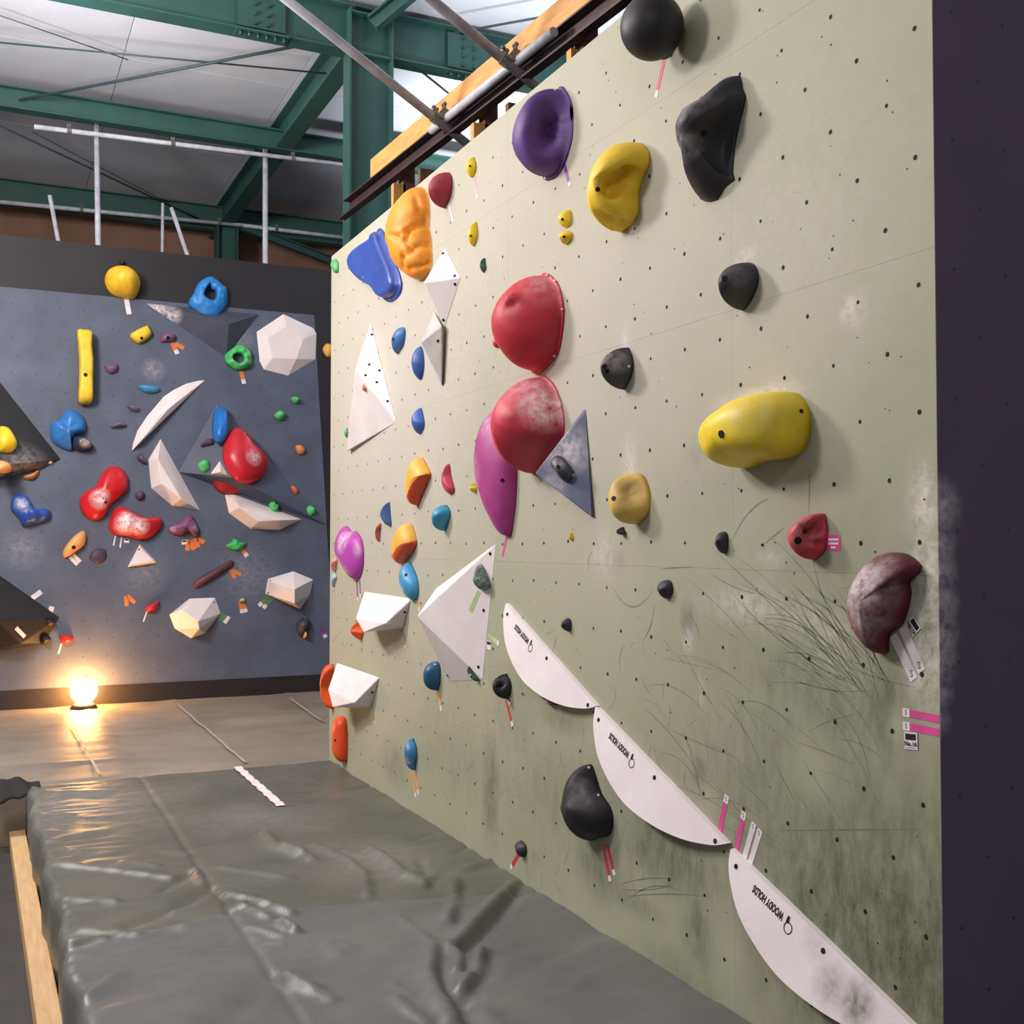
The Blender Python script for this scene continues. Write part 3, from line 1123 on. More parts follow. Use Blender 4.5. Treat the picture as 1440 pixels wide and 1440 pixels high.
def mat_z(X, Y):
    X, Y = np.asarray(X, float), np.asarray(Y, float)
    z = np.zeros_like(X)
    segs = []
    for P, w, a in WR:
        best = np.full_like(z, 1e9)
        L = np.linalg.norm(P[-1] - P[0]) + 1e-6
        for i in range(len(P) - 1):
            A, B = P[i], P[i + 1]
            d = B - A
            t = np.clip(((X - A[0]) * d[0] + (Y - A[1]) * d[1]) / (d @ d), 0, 1)
            best = np.minimum(best, (X - A[0] - t * d[0]) ** 2 + (Y - A[1] - t * d[1]) ** 2)
        z += a * np.exp(-best / (2 * w * w))
    for (A, B, w, a) in SEAMS:
        A, B = np.array(A), np.array(B)
        d = B - A
        t = np.clip(((X - A[0]) * d[0] + (Y - A[1]) * d[1]) / (d @ d), 0, 1)
        z += a * np.exp(-((X - A[0] - t * d[0]) ** 2 + (Y - A[1] - t * d[1]) ** 2) / (2 * w * w))
    return z


def noise_grid(X, Y, sc, seed):
    return np.array([noise.fractal(Vector((x * sc[0], y * sc[1], seed)), 1.0, 2.0, 4) for x, y in zip(X.ravel(), Y.ravel())]).reshape(X.shape)


xs = np.linspace(0, 1, 150)
ys = np.concatenate([np.linspace(MY0, 3.2, 24)[:-1], np.linspace(3.2, MY1, 330)])
XX, YY = np.meshgrid(MX0 + xs * (MX1 - MX0), ys)
# left border bulges in and out a little between the straps
XX = XX + (1 - xs)[None, :] * np.clip(7.9 - YY, 0, 9) * .0108
XX = XX + (1 - xs)[None, :] ** 6 * (0.012 * np.sin(YY * 5.1) + 0.008 * np.sin(YY * 13.3 + 1))
ZZ = mat_z(XX, YY) + .007 * noise_grid(XX, YY, (1.6, 2.6), 1.0) + .0035 * noise_grid(XX, YY, (5, 9), 4.0)
ZZ += .005 * np.exp(-((XX - MX0) / .35) ** 2) * np.sin(YY * 44 + 3 * np.sin(YY * 7) + 2 * np.sin(XX * 9)) * (.35 + .65 * np.sin(YY * 2.7) ** 2)
ZZ += .006 * noise_grid(XX, YY, (2.2, 13), 11.0) * np.exp(-((YY - 5.0) / 1.1) ** 2)
eL, eF = XX - XX[:, :1], MY1 - YY
r = .045
ZZ -= np.where(eL < r, r - np.sqrt(np.maximum(0, r * r - (r - np.clip(eL, 0, r)) ** 2)), 0) * .9
ZZ -= np.where(eF < .05, .05 - np.sqrt(np.maximum(0, .05 ** 2 - (.05 - np.clip(eF, 0, .05)) ** 2)), 0) * .9
ny, nx = XX.shape
V = [(XX[j, i], YY[j, i], ZZ[j, i]) for j in range(ny) for i in range(nx)]
Fc = [(j * nx + i, j * nx + i + 1, (j + 1) * nx + i + 1, (j + 1) * nx + i) for j in range(ny - 1) for i in range(nx - 1)]
k = len(V)
for j in range(ny):
    V.append((XX[j, 0] + .004, YY[j, 0], -.22))
for j in range(ny):
    V.append((XX[j, 0] + .012, YY[j, 0], -.398))
for j in range(ny - 1):
    Fc.append((j * nx, (j + 1) * nx, k + j + 1, k + j))
    Fc.append((k + j, k + j + 1, k + ny + j + 1, k + ny + j))
k2 = len(V)
for i in range(nx):
    V.append((XX[-1, i], MY1 + .003, -.398))
for i in range(nx - 1):
    Fc.append(((ny - 1) * nx + i, (ny - 1) * nx + i + 1, k2 + i + 1, k2 + i))
me = mesh('crash_mat', V, Fc)
bm = bmesh.new()
bm.from_mesh(me)
bmesh.ops.recalc_face_normals(bm, faces=bm.faces)
if sum(f.normal.z for f in bm.faces) < 0:
    bmesh.ops.reverse_faces(bm, faces=bm.faces)
bm.to_mesh(me)
bm.free()
M_VINYL = material('grey_vinyl', (100, 100, 92), .42, (84, 85, 78), 2.2, .10, 220, spec=.5,
                   chalk=[(on_floor(*q[:2]), q[2], q[3]) for q in ((90, 1130, .9, .16), (520, 1210, .5, .12), (380, 1150, .5, .14))])
M_VINYL_B = material('blue_grey_vinyl', (106, 107, 106), .42, (90, 92, 91), 2.2, .10, 220, spec=.5)
near = link('crash_mat', me, [M_VINYL, M_VINYL_B], (1.3, 3.7, -.398), smooth=True)
for f_ in near.data.polygons:                      # the second cover sheet starts at the cross seam
    x_, y_ = f_.center[0] + 1.3, f_.center[1] + 3.7
    if y_ < np.interp(x_, (.29, .985, 2.33), (4.75, 4.94, 4.62)):
        f_.material_index = 1
tag(near, 'wrinkled dark grey vinyl crash mat below the green wall', 'mat')

# chalky white tape strip on the mat seam
tv, tf_ = [], []
random.seed(9)
for i in range(70):
    Y = 8.03 - i * (8.03 - 6.72) / 69
    w = .022 + .006 * random.random()
    xc = 1.648 + .004 * math.sin(i * .7)
    for sx in (-w, w + .012 * random.random()):
        tv.append((xc + sx, Y, 0))
zz = mat_z([v[0] for v in tv], [v[1] for v in tv])
tv = [(v[0], v[1], float(z) + .012) for v, z in zip(tv, zz)]
for i in range(69):
    tf_.append((2 * i, 2 * i + 1, 2 * i + 3, 2 * i + 2))
o = link('floor_tape', mesh('floor_tape', tv, tf_), M_PAPER, (1.65, 7.4, 0))
tag(o, 'ragged white tape strip on the dark crash mat', 'tape')

# far mat
M_VINYL2 = material('pale_vinyl', (146, 133, 118), .5, (116, 108, 97), 1.6, .08, 200, spec=.45)
xs2, ys2 = np.linspace(-4, 6.5, 150), np.linspace(MY1 + .03, YF - .015, 90)
XX2, YY2 = np.meshgrid(xs2, ys2)
ZZ2 = -.012 + .010 * noise_grid(XX2, YY2, (1.2, 2.0), 7.0)
ZZ2 -= .03 * np.exp(-((YY2 - MY1 - .03) / .03) ** 2)
ZZ2 += .016 * np.exp(-((YY2 - 8.75 - .05 * np.sin(XX2 * 2)) / .05) ** 2) * (XX2 < 1.5)
for x0 in (.95, 1.75, 3.0):
    ZZ2 += .012 * np.exp(-((XX2 - x0) / .03) ** 2)
n1, n2_ = XX2.shape
V = [(XX2[j, i], YY2[j, i], ZZ2[j, i]) for j in range(n1) for i in range(n2_)]
Fc = [(j * n2_ + i, j * n2_ + i + 1, (j + 1) * n2_ + i + 1, (j + 1) * n2_ + i) for j in range(n1 - 1) for i in range(n2_ - 1)]
k = len(V)
for i in range(n2_):
    V.append((XX2[0, i], MY1 + .03, -.398))
for i in range(n2_ - 1):
    Fc.append((i, k + i, k + i + 1, i + 1))
farmat = link('crash_mat', mesh('crash_mat', V, Fc), M_VINYL2, (1, 10, -.398), smooth=True)
tag(farmat, 'pale grey crash mat in front of the far wall', 'mat')
for (p, q) in [((250, 992), (345, 1073)), ((100, 1020), (140, 1090)), ((408, 982), (452, 1014))]:
    a, b = on_floor(*p), on_floor(*q)
    V, Fc = [], []
    for i in range(25):
        t = i / 24
        c = a + (b - a) * t
        zq = -.012 + .010 * noise.fractal(Vector((c[0] * 1.2, c[1] * 2.0, 7.0)), 1.0, 2.0, 4) + .02
        for sx in (-.010, .010):
            V.append((c[0] + sx, c[1], zq))
    for i in range(24):
        Fc.append((2 * i, 2 * i + 1, 2 * i + 3, 2 * i + 2))
    tag(link('seam', mesh('seam', V, Fc), material('seam_pale', (176, 168, 158), .6), None, farmat), 'pale seam of the mat cover')

# black flap of the mat cover and curb board at the mat's left side
M_CLOTH = material('black_cloth', (34, 32, 32), .8, bump=.2, bscale=40)
gx, gy = 14, 8
V = []
for j in range(gy):
    for i in range(gx):
        s, t = i / (gx - 1), j / (gy - 1)
        V.append((.03 + .32 * s, 7.93 + .13 * t, .015 + .045 * math.sin(math.pi * min(1, s * 1.1)) * t - .10 * (1 - t) * (1 - s) ** .5 + .010 * math.sin(s * 17 + t * 4)))
Fc = [(j * gx + i, j * gx + i + 1, (j + 1) * gx + i + 1, (j + 1) * gx + i) for j in range(gy - 1) for i in range(gx - 1)]
o = link('cover_flap', mesh('cover_flap', V, Fc), M_CLOTH, (.2, 8.0, 0), farmat, smooth=True)
tag(o, 'loose black cloth flap of the mat cover')
o.modifiers.new('thickness', 'SOLIDIFY').thickness = .006
M_PLANK = material('curb_wood', (206, 172, 128), .6, (188, 150, 106), 4, stretch=(10, 1, 10))
q0, q1 = on_floor(25.5, 1166, -.3), on_floor(73.5, 1440, -.3)
q1 = q0 + (q1 - q0) * ((q0[1] + .5) / (q0[1] - q1[1]))
cb = bar('curb_board', (q0[0] - .006, q0[1], -.35), (q1[0] - .006, q1[1], -.35), .096, .10, M_PLANK, bevel=.004)
tag(cb, 'pale wooden curb board beside the dark crash mat', 'board')

# ------------------------------------------------------------------ work lamp on the far mat
lp = at_y(118, 985, 11.68)
lr = bpy.data.objects.new('work_lamp', None)
COL.objects.link(lr)
lr.location = (lp[0], lp[1], 0)
tag(lr, 'glowing round work lamp on the pale mat against the far wall', 'lamp')
M_LAMPB = material('lamp_body', (60, 56, 52), .5)


def child_mesh(name, build, mat, parent, loc, smooth=True):
    bm = bmesh.new()
    build(bm)
    bmesh.ops.recalc_face_normals(bm, faces=bm.faces)
    o = link(name, from_bm(name, bm), mat, loc, parent, smooth)
    return o


child_mesh('lamp_base', lambda bm: add_tube(bm, (lp[0], lp[1], 0.0), (lp[0], lp[1], .035), .13, 24, .09), M_LAMPB, lr, lp)
M_GLOW = bpy.data.materials.new('lamp_glow')
M_GLOW.use_nodes = True
nt = M_GLOW.node_tree
b = nt.nodes['Principled BSDF']
b.inputs['Emission Color'].default_value = (1.0, 0.46, 0.13, 1)
b.inputs['Emission Strength'].default_value = 150


def globe(bm):
    bmesh.ops.create_uvsphere(bm, u_segments=24, v_segments=14, radius=.125, matrix=Matrix.Translation((lp[0], lp[1], .16)))


child_mesh('lamp_globe', globe, M_GLOW, lr, (lp[0], lp[1], .16))
for i in range(6):
    t = i * math.pi / 3 + .3

    def rib(bm, t=t):
        pr = None
        for k in range(9):
            a = -1.2 + k * 2.77 / 8
            q = Vector((lp[0] + math.cos(t) * math.cos(a) * .14, lp[1] + math.sin(t) * math.cos(a) * .14, .16 + math.sin(a) * .14))
            if pr is not None:
                add_tube(bm, pr, q, .003, 5)
            pr = q
    child_mesh('guard_rib', rib, M_LAMPB, lr, (lp[0], lp[1], .16), False)

# ------------------------------------------------------------------ holds on the green wall


def hm(name, rgb, rough=.45, chalk=(), fr=None, n=.1, rgb2=None, bump=.06, scale=6):
    fr = fr or GW
    return material(name, rgb, rough, rgb2, scale, bump, 180, chalk=[(fr.pt(x, y, n), r, s) for x, y, r, s in chalk])


WHITE = material('white_ply', (232, 224, 224), .55, (222, 212, 212), 5)
DARK = (46, 44, 50)
H_BLACK = hm('hold_black', (44, 41, 46), .5)

# black ball at the wall's top edge with its flange plate
plate = dome('glossy black ball hold on a round plate at the wall top', GW, [(905, -6), (935, 2), (950, 20), (957, 45), (950, 65), (936, 83), (924, 80), (915, 60), (900, 30)], .03, H_BLACK, p=5)


def ball(bm):
    fr = GW
    c = Vector(fr.pt(917, 38, .13))
    bmesh.ops.create_uvsphere(bm, u_segments=36, v_segments=22, radius=.118, matrix=Matrix.Translation(c))


child_mesh('ball', ball, H_BLACK, plate, GW.pt(917, 38, .13))
bolt(plate, *R1(422, 346)[0], r=.008, mat=M_STEEL, name='screw')

# black faceted rock
pts = R1(905, 480, 920, 560, 942, 605, 930, 680, 905, 780, 880, 900, 865, 1020, 862, 1100, 873, 1140, 845, 1162, 800, 1200, 760, 1265, 680, 1276, 645, 1215, 628, 1110, 605, 1050, 555, 990, 528, 930, 530, 740, 570, 700, 575, 650, 660, 590, 750, 520, 830, 495)
dome('jagged matt black rock-shaped hold high on the green wall', GW, pts, .17, hm('rock_black', (50, 48, 54), .5, [(*R1(600, 660)[0], .08, .5), (*R1(560, 915)[0], .07, .5)], n=.14), p=1.5, ns=60, nr=14,
     rough=.03, rscale=6, dents=[(*R1(720, 700)[0], .05, .03), (*R1(820, 850)[0], .06, -.05), (*R1(600, 760)[0], .04, .03), (*R1(760, 1050)[0], .05, -.02)], bolts=[(*R1(675, 843)[0], .012)])
# purple dish
pts = G5(650, 95, 700, 120, 740, 200, 750, 300, 740, 450, 690, 600, 640, 670, 580, 692, 530, 670, 510, 640, 470, 635, 410, 580, 380, 500, 385, 400, 430, 300, 500, 200, 570, 140)
cc = G5(590, 330)[0]
dome('large purple hold with a deep scooped dish', GW, pts, .20, hm('purple', (98, 66, 138), .55), p=2.2, flange=.07, ns=90, nr=28, cup=(G5(615, 240, 605, 320, 575, 400), .075, .13),
     screws=[G5(634, 116)[0], G5(570, 676)[0]])
# yellow volume
pts = G5(1140, 455, 1200, 470, 1232, 520, 1230, 600, 1190, 690, 1168, 780, 1170, 870, 1150, 940, 1090, 1000, 1030, 1015, 950, 980, 880, 920, 850, 860, 855, 760, 900, 640, 950, 550, 1040, 490)
cc = G5(1045, 700)[0]
yv = dome('large yellow lobed hold with a finger pocket', GW, pts, .19, hm('yellow_lobed', (255, 214, 58), .5), p=2.3, ns=90, nr=28, cup=(G5(985, 735, 1040, 700, 1090, 660), .036, .065),
          dents=[(*G5(930, 930)[0], .02, -.02), (*G5(970, 950)[0], .015, -.02), (*G5(1040, 965)[0], .02, -.025), (*G5(1000, 985)[0], .012, .012)], bolts=[(*G5(903, 748)[0], .010)])
# small yellow footholds
YEL = hm('yellow_small', (248, 214, 46), .5)
for lab, pts, hole in [('small yellow foothold beside the dark red ball hold', G1(1275, 0, 1315, 40, 1318, 110, 1290, 180, 1250, 150, 1232, 90, 1245, 30), G1(1265, 80)[0]),
                       ('small pear-shaped yellow foothold under the timber beam', G1(1310, 550, 1332, 600, 1330, 690, 1300, 760, 1260, 740, 1245, 690, 1270, 620), G1(1272, 670)[0]),
                       ('upper of the pair of small yellow footholds beside the lobed hold', G5(730, 880, 740, 920, 735, 970, 700, 992, 660, 970, 650, 930, 680, 890), G5(679, 938)[0]),
                       ('lower of the pair of small yellow footholds beside the lobed hold', G5(740, 1020, 740, 1060, 705, 1100, 675, 1070, 660, 1020, 690, 1010), G5(690, 1048)[0]),
                       ('tiny yellow foothold beside the magenta crescent', G3(1295, 355, 1325, 395, 1310, 440, 1270, 425, 1265, 380), None),
                       ('tiny yellow foothold under the slate triangle volume', G7(725, 850, 745, 860, 750, 890, 735, 905, 720, 890), None)]:
    dome(lab, GW, pts, .045, YEL, p=1.8, ns=24, nr=6, bolts=[(*hole, .006)] if hole else [], name='foothold', cat='foothold')
# greens
GRN = hm('green_small', (84, 168, 108), .5)
GRD = hm('green_dark_small', (74, 108, 88), .5)
dome('small dark green foothold above the upper red dome', GW, G1(1375, 855, 1395, 900, 1405, 940, 1380, 982, 1355, 940, 1352, 900), .03, GRD, ns=20, nr=5, rough=.006, name='foothold', cat='foothold')
dome('green foothold at the top corner of the green wall', GW, G1(110, 865, 150, 880, 160, 920, 155, 980, 110, 975, 95, 920), .04, GRN, ns=20, nr=6, rough=.01, name='foothold', cat='foothold')
dome('pale green foothold half behind the white triangular volume', GW, G2(225, 1030, 240, 1060, 230, 1115, 208, 1085, 208, 1045), .03, GRN, ns=20, nr=5, name='foothold', cat='foothold')
# dark red ball
dome('dark red half-ball hold under the timber post', GW, G1(1060, 132, 1110, 160, 1120, 250, 1105, 340, 1070, 410, 1035, 435, 980, 410, 930, 350, 922, 260, 950, 185, 1000, 145), .15, hm('dark_red', (160, 52, 66), .6), p=2)
# orange bun
pts = G1(870, 262, 905, 310, 925, 420, 920, 560, 935, 680, 945, 800, 935, 950, 890, 1025, 850, 1045, 770, 990, 700, 940, 670, 850, 600, 780, 570, 700, 575, 600, 620, 440, 720, 330, 790, 300, 820, 270)
gro = []
for line in [(790, 300, 830, 430, 915, 540), (575, 660, 640, 680, 730, 620, 800, 590, 915, 570), (735, 620, 715, 700, 780, 800), (690, 860, 800, 770, 940, 740), (690, 830, 700, 950), (740, 960, 850, 930, 935, 890)]:
    L = G1(*line)
    for a_, b_ in zip(L[:-1], L[1:]):
        for t in np.linspace(0, 1, 8):
            gro.append((a_[0] + (b_[0] - a_[0]) * t, a_[1] + (b_[1] - a_[1]) * t, .013, -.007))
dome('big orange bun hold with creases at the wall top', GW, pts, .17, hm('orange_bun', (246, 156, 44), .55), p=2.2, ns=120, nr=36, dents=gro)
# blue plate
pts = G1(515, 605, 545, 640, 555, 690, 600, 800, 665, 950, 695, 1060, 690, 1140, 650, 1200, 595, 1228, 550, 1205, 515, 1150, 490, 1120, 380, 1060, 290, 980, 250, 910, 250, 850, 290, 790, 370, 730, 440, 690, 490, 655, 495, 620)
dome('flat royal blue flanged hold beside the orange bun hold', GW, pts, .085, hm('royal_blue', (56, 84, 168), .35), p=4, flange=.10, ns=56, nr=10, top=.25, screws=[G1(362, 1020)[0], G1(585, 1205)[0], G1(505, 640)[0]])
# white pyramids
poly('white diamond-shaped pyramid volume below the orange bun', GW, [(*G1(1055, 765)[0], 0), (*G1(1190, 1020)[0], 0), (*G2(1050, 195)[0], 0), (*G1(875, 1065)[0], .13), (*G1(1000, 1030)[0], 0)], WHITE,
     bolts=[G1(1038, 818)[0], G1(1137, 1008)[0], G1(1140, 1078)[0], G2(1042, 120)[0]])
poly('grey diamond-shaped pyramid volume beneath the white diamond', GW, [(*G2(965, 40)[0], 0), (*G2(850, 310)[0], .12), (*G2(1030, 680)[0], 0), (*G2(1052, 230)[0], 0), (*G2(1028, 170)[0], .035), (*G2(1028, 640)[0], .02), (*G2(955, 300)[0], 0)],
     material('grey_ply', (196, 194, 190), .6), bolts=[G2(995, 297)[0]])
poly('tall white triangular pyramid volume near the wall end', GW, [(*G2(430, 145)[0], 0), (*G2(640, 950)[0], 0), (*G2(635, 985)[0], 0), (*G2(225, 1230)[0], .03), (*G2(260, 1215)[0], 0), (*G2(295, 540)[0], .16), (*G2(370, 560)[0], 0)], WHITE,
     bolts=[G2(437, 243)[0], G2(415, 496)[0], G2(385, 587)[0], G2(502, 546)[0], G2(480, 645)[0], G2(570, 805)[0]])
fT = facet(GW, (*G2(295, 540)[0], .16), (*G2(640, 950)[0], 0), (*G2(225, 1230)[0], .03))
dome('tiny salmon foothold on the tall white triangular volume', fT, G2(370, 660, 395, 690, 390, 725, 365, 720, 355, 685), .025, hm('salmon', (222, 130, 104), .5), ns=16, nr=4, name='foothold', cat='foothold')
# blue smalls
BLU = hm('steel_blue', (66, 118, 178), .45)
BL2 = hm('deep_blue', (58, 92, 164), .45)
dome('small blue foothold right of the tall white triangular volume', GW, G2(690, 180, 722, 200, 720, 280, 700, 350, 640, 408, 615, 380, 600, 300, 620, 240), .06, BLU, p=1.7, ns=28, nr=7, bolts=[(*G2(617, 282)[0], .010)])
dome('slim leaf-shaped blue hold beside the grey diamond', GW, G2(840, 340, 870, 370, 882, 480, 870, 590, 850, 628, 820, 590, 780, 480, 772, 420, 800, 360), .06, BL2, p=1.7, ns=28, nr=7)
dome('small notched blue hold below the slim leaf-shaped one', GW, G2(855, 860, 880, 950, 882, 1020, 845, 1085, 800, 1050, 778, 980, 775, 895, 815, 890), .06, hm('blue_notch', (64, 104, 186), .45), p=1.7, ns=30, nr=7)
# big red domes
RED1 = hm('red_dome_upper', (206, 52, 66), .5, [(*G6(570, 180)[0], .14, .35)], n=.06)
pts = G6(575, 107, 630, 140, 670, 210, 692, 320, 690, 430, 660, 600, 590, 700, 530, 748, 480, 735, 430, 700, 340, 640, 290, 570, 255, 480, 255, 370, 300, 280, 400, 180, 500, 135)
d1 = dome('upper of two big red dome holds, nearly clean', GW, pts, .24, RED1, p=2, flange=.06, ns=60, nr=16, dents=[(*G6(345, 285)[0], .022, .03), (*G6(365, 300)[0], .014, -.02)],
          screws=[G6(582, 122)[0], G6(630, 157)[0], G6(676, 337)[0], G6(628, 632)[0], G6(490, 735)[0]])


def nub(bm):
    bmesh.ops.create_uvsphere(bm, u_segments=16, v_segments=10, radius=.026, matrix=Matrix.Translation(Vector(GW.pt(*G6(272, 550)[0], .135))))


child_mesh('nub', nub, RED1, d1, GW.pt(*G6(272, 550)[0], .13))
pts = G6(560, 757, 620, 800, 660, 880, 690, 1000, 690, 1120, 640, 1220, 560, 1320, 500, 1388, 390, 1340, 310, 1240, 262, 1140, 250, 1050, 270, 960, 330, 880, 430, 810, 510, 770)
dome('lower of two big red dome holds, dusted with chalk', GW, pts, .25, hm('red_dome_lower', (212, 60, 78), .5, [(*G6(575, 900)[0], .17, 1.5), (*G6(480, 830)[0], .14, .6), (*G6(475, 1030)[0], .03, .8)], n=.10), p=2, flange=.04, ns=60, nr=16,
     dents=[(*G6(365, 985)[0], .022, .028), (*G6(350, 1000)[0], .016, -.02)])
# magenta crescent
pts = G7(265, 70, 180, 130, 140, 220, 122, 340, 130, 450, 170, 580, 230, 700, 300, 820, 325, 872, 355, 875, 375, 760, 388, 650, 396, 440, 385, 300, 360, 180, 320, 100)
dome('long magenta crescent hold half behind the lower red dome', GW, pts, .12, hm('magenta', (176, 66, 138), .5, [(*G7(150, 480)[0], .12, .5), (*G7(190, 150)[0], .1, .35)], n=.08), p=2, ns=60, nr=12, bolts=[(*G7(300, 520)[0], .010)])
# slate triangle with hold
poly('slate blue triangular volume leaning against the lower red dome', GW, [(*G7(820, 62)[0], 0), (*G7(830, 75)[0], 0), (*G7(880, 760)[0], 0), (*G7(868, 755)[0], .015), (*G7(505, 475)[0], .15), (*G7(600, 490)[0], 0)],
     hm('slate_blue', (92, 98, 122), .55, [(*G7(690, 340)[0], .14, .8), (*G7(640, 590)[0], .10, .7), (*G7(800, 440)[0], .09, .5), (*G7(545, 500)[0], .06, .7)], n=.08, rgb2=(80, 86, 112)),
     bolts=[])
fS = facet(GW, (*G7(820, 62)[0], 0), (*G7(880, 760)[0], 0), (*G7(505, 475)[0], .15))
dome('dark knob hold screwed on the slate blue triangular volume', fS, G7(650, 360, 700, 390, 760, 470, 745, 520, 700, 530, 650, 470, 612, 430, 612, 385), .07, hm('knob_dark', (66, 68, 78), .5, [(*G7(660, 390)[0], .05, 1.0)], n=.12), p=2, ns=28, nr=8,
     bolts=[(*G7(652, 434)[0], .009)], screws=[G7(748, 487)[0]])
# dark slate drops
dome('dark slate drop-shaped hold dusted with chalk on top', GW, G6(1075, 578, 1110, 600, 1130, 660, 1125, 740, 1090, 820, 1045, 845, 980, 800, 935, 750, 928, 690, 960, 630, 1020, 595), .13,
     hm('drop_chalky', (70, 70, 80), .5, [(*G6(1040, 650)[0], .09, 1.1), (*G6(970, 640)[0], .06, .6)], n=.09), p=1.9, bolts=[(*G6(946, 700)[0], .011), (*G6(963, 728)[0], .009)], screws=[G6(1098, 698)[0]])
dome('clean dark slate drop-shaped hold right of the lobed yellow hold', GW, R3(820, 195, 880, 205, 907, 260, 900, 340, 850, 440, 800, 465, 750, 430, 700, 360, 688, 290, 710, 230, 760, 200), .12, hm('drop_clean', (60, 60, 70), .5, [(*R3(800, 250)[0], .07, .35)], n=.09), p=1.9, bolts=[(*R3(716, 286)[0], .010)])
# big yellow horn
dome('big smooth yellow horn hold jutting from the wall', GW, R3(1100, 925, 1150, 950, 1190, 1010, 1205, 1100, 1195, 1200, 1160, 1265, 1080, 1300, 960, 1315, 850, 1340, 760, 1345, 680, 1310, 625, 1230, 620, 1170, 650, 1110, 740, 1045, 850, 1000, 960, 955), .22,
     hm('yellow_horn', (255, 224, 52), .42, [(*R3(900, 1040)[0], .12, .25)], n=.15), p=2.6, ns=64, nr=18, bolts=[(*R3(698, 1162)[0], .013), (*R3(1147, 1033)[0], .007)])
# pale yellow cup
cc = G7(1112, 575)[0]
dome('pale yellow round hold with a cupped top', GW, G7(1130, 478, 1195, 490, 1230, 560, 1240, 640, 1220, 740, 1160, 795, 1090, 785, 1030, 730, 995, 660, 990, 590, 1030, 520, 1080, 485), .13, hm('pale_yellow', (230, 192, 96), .5, [(*G7(1110, 540)[0], .10, .5)], n=.09), p=2.6, ns=80, nr=24,
     cup=(G7(1100, 560, 1120, 590), .062, .05), bolts=[(*G7(1004, 634)[0], .010)])
# small darks
for lab, pts, hole in [('small dark foothold right below the yellow horn', R4(600, 485, 640, 490, 650, 540, 640, 620, 610, 615, 570, 570, 565, 500), R4(584, 550)[0]),
                       ('small dark heart-shaped foothold above the scratch fan', R4(265, 788, 295, 810, 298, 870, 265, 912, 215, 870, 200, 840, 225, 800), R4(241, 855)[0]),
                       ('small dark foothold above the middle white fin volume', G8(1060, 585, 1085, 583, 1098, 610, 1095, 650, 1080, 668, 1040, 650, 1035, 600), G8(1050, 625)[0]),
                       ('tiny dark triangular foothold under the pale yellow cup', G7(1055, 815, 1075, 835, 1085, 860, 1050, 866, 1018, 862, 1035, 835), None),
                       ('small black foothold just above the mat', R6(185, 798, 215, 820, 220, 860, 205, 885, 175, 860, 155, 820), None)]:
    dome(lab, GW, pts, .04, hm('foothold_dark', (58, 57, 62), .55), p=1.8, ns=26, nr=6, rough=.006, rscale=40, bolts=[(*hole, .007)] if hole else [], name='foothold', cat='foothold')
# red brain
rd = []
for line in [(105, 245, 125, 290, 150, 300), (185, 250, 170, 290, 120, 320), (120, 330, 118, 400), (150, 355, 210, 360)]:
    L = R5(*line)
    for a_, b_ in zip(L[:-1], L[1:]):
        for t in np.linspace(0, 1, 4):
            rd.append((a_[0] + (b_[0] - a_[0]) * t, a_[1] + (b_[1] - a_[1]) * t, .010, -.014))
dome('red creased knob hold beside a pink sticker', GW, R5(195, 212, 215, 240, 220, 330, 205, 400, 150, 437, 80, 405, 35, 360, 30, 320, 55, 270, 110, 235), .10, hm('red_knob', (206, 62, 78), .5, [(*R5(90, 280)[0], .08, .35)], n=.07), p=2, dents=rd, nr=14, bolts=[(*R5(76, 343)[0], .012)])
# maroon crescent
dome('dark maroon kidney-shaped hold near the black corner', GW, R5(560, 400, 620, 415, 675, 465, 670, 495, 620, 540, 625, 600, 605, 690, 580, 750, 515, 800, 505, 880, 480, 890, 430, 870, 360, 790, 330, 690, 335, 600, 380, 510, 460, 430, 510, 405), .11,
     hm('maroon', (104, 36, 52), .5, [(*R5(370, 560)[0], .13, 1.0), (*R5(390, 720)[0], .09, .7), (*R5(420, 480)[0], .1, .5)], n=.10), p=2.2, ns=60, nr=14)
# two-tone orange blocks


def two_tone(label, pts, cut, H):
    ym = hm('block_yellow', (246, 184, 78), .5)
    o = dome(label, GW, pts, H, ym, p=2.6, ns=110, nr=30)
    me = o.data
    me.materials.append(hm('block_red', (216, 82, 48), .5))
    C_ = np.array(cut)
    me.update()
    for f in me.polygons:
        q = project(np.array(f.center) + np.array(o.location))
        yc = np.interp(q[0], C_[:, 0], C_[:, 1])
        if q[1] > yc:
            f.material_index = 1
    return o


two_tone('upper two-tone yellow and red-orange block hold', G3(870, 145, 935, 265, 930, 310, 870, 450, 800, 540, 745, 500, 735, 430, 735, 340, 770, 230, 830, 165), G3(730, 470, 745, 420, 780, 350, 830, 305, 880, 285, 940, 265), .09)
two_tone('lower two-tone yellow and red-orange block hold above the blue egg hold', G3(765, 700, 790, 730, 820, 840, 810, 900, 760, 980, 695, 1040, 640, 1020, 615, 990, 615, 940, 635, 860, 670, 780, 720, 720), G3(610, 960, 640, 905, 690, 868, 760, 855, 825, 838), .09)
dome('slim dark pink hold right of the upper two-tone block', GW, G3(1080, 192, 1095, 240, 1125, 350, 1140, 420, 1110, 450, 1060, 420, 1030, 340, 1030, 270, 1050, 220), .05, hm('dark_pink', (198, 70, 92), .5), p=2, ns=28, nr=7)
dome('teal blue egg-shaped hold below the slim dark pink one', GW, G3(1060, 540, 1100, 580, 1100, 640, 1070, 720, 1020, 760, 965, 735, 948, 680, 960, 610, 1000, 560), .09, hm('teal', (58, 150, 190), .4), p=2.2, ns=32, nr=9)
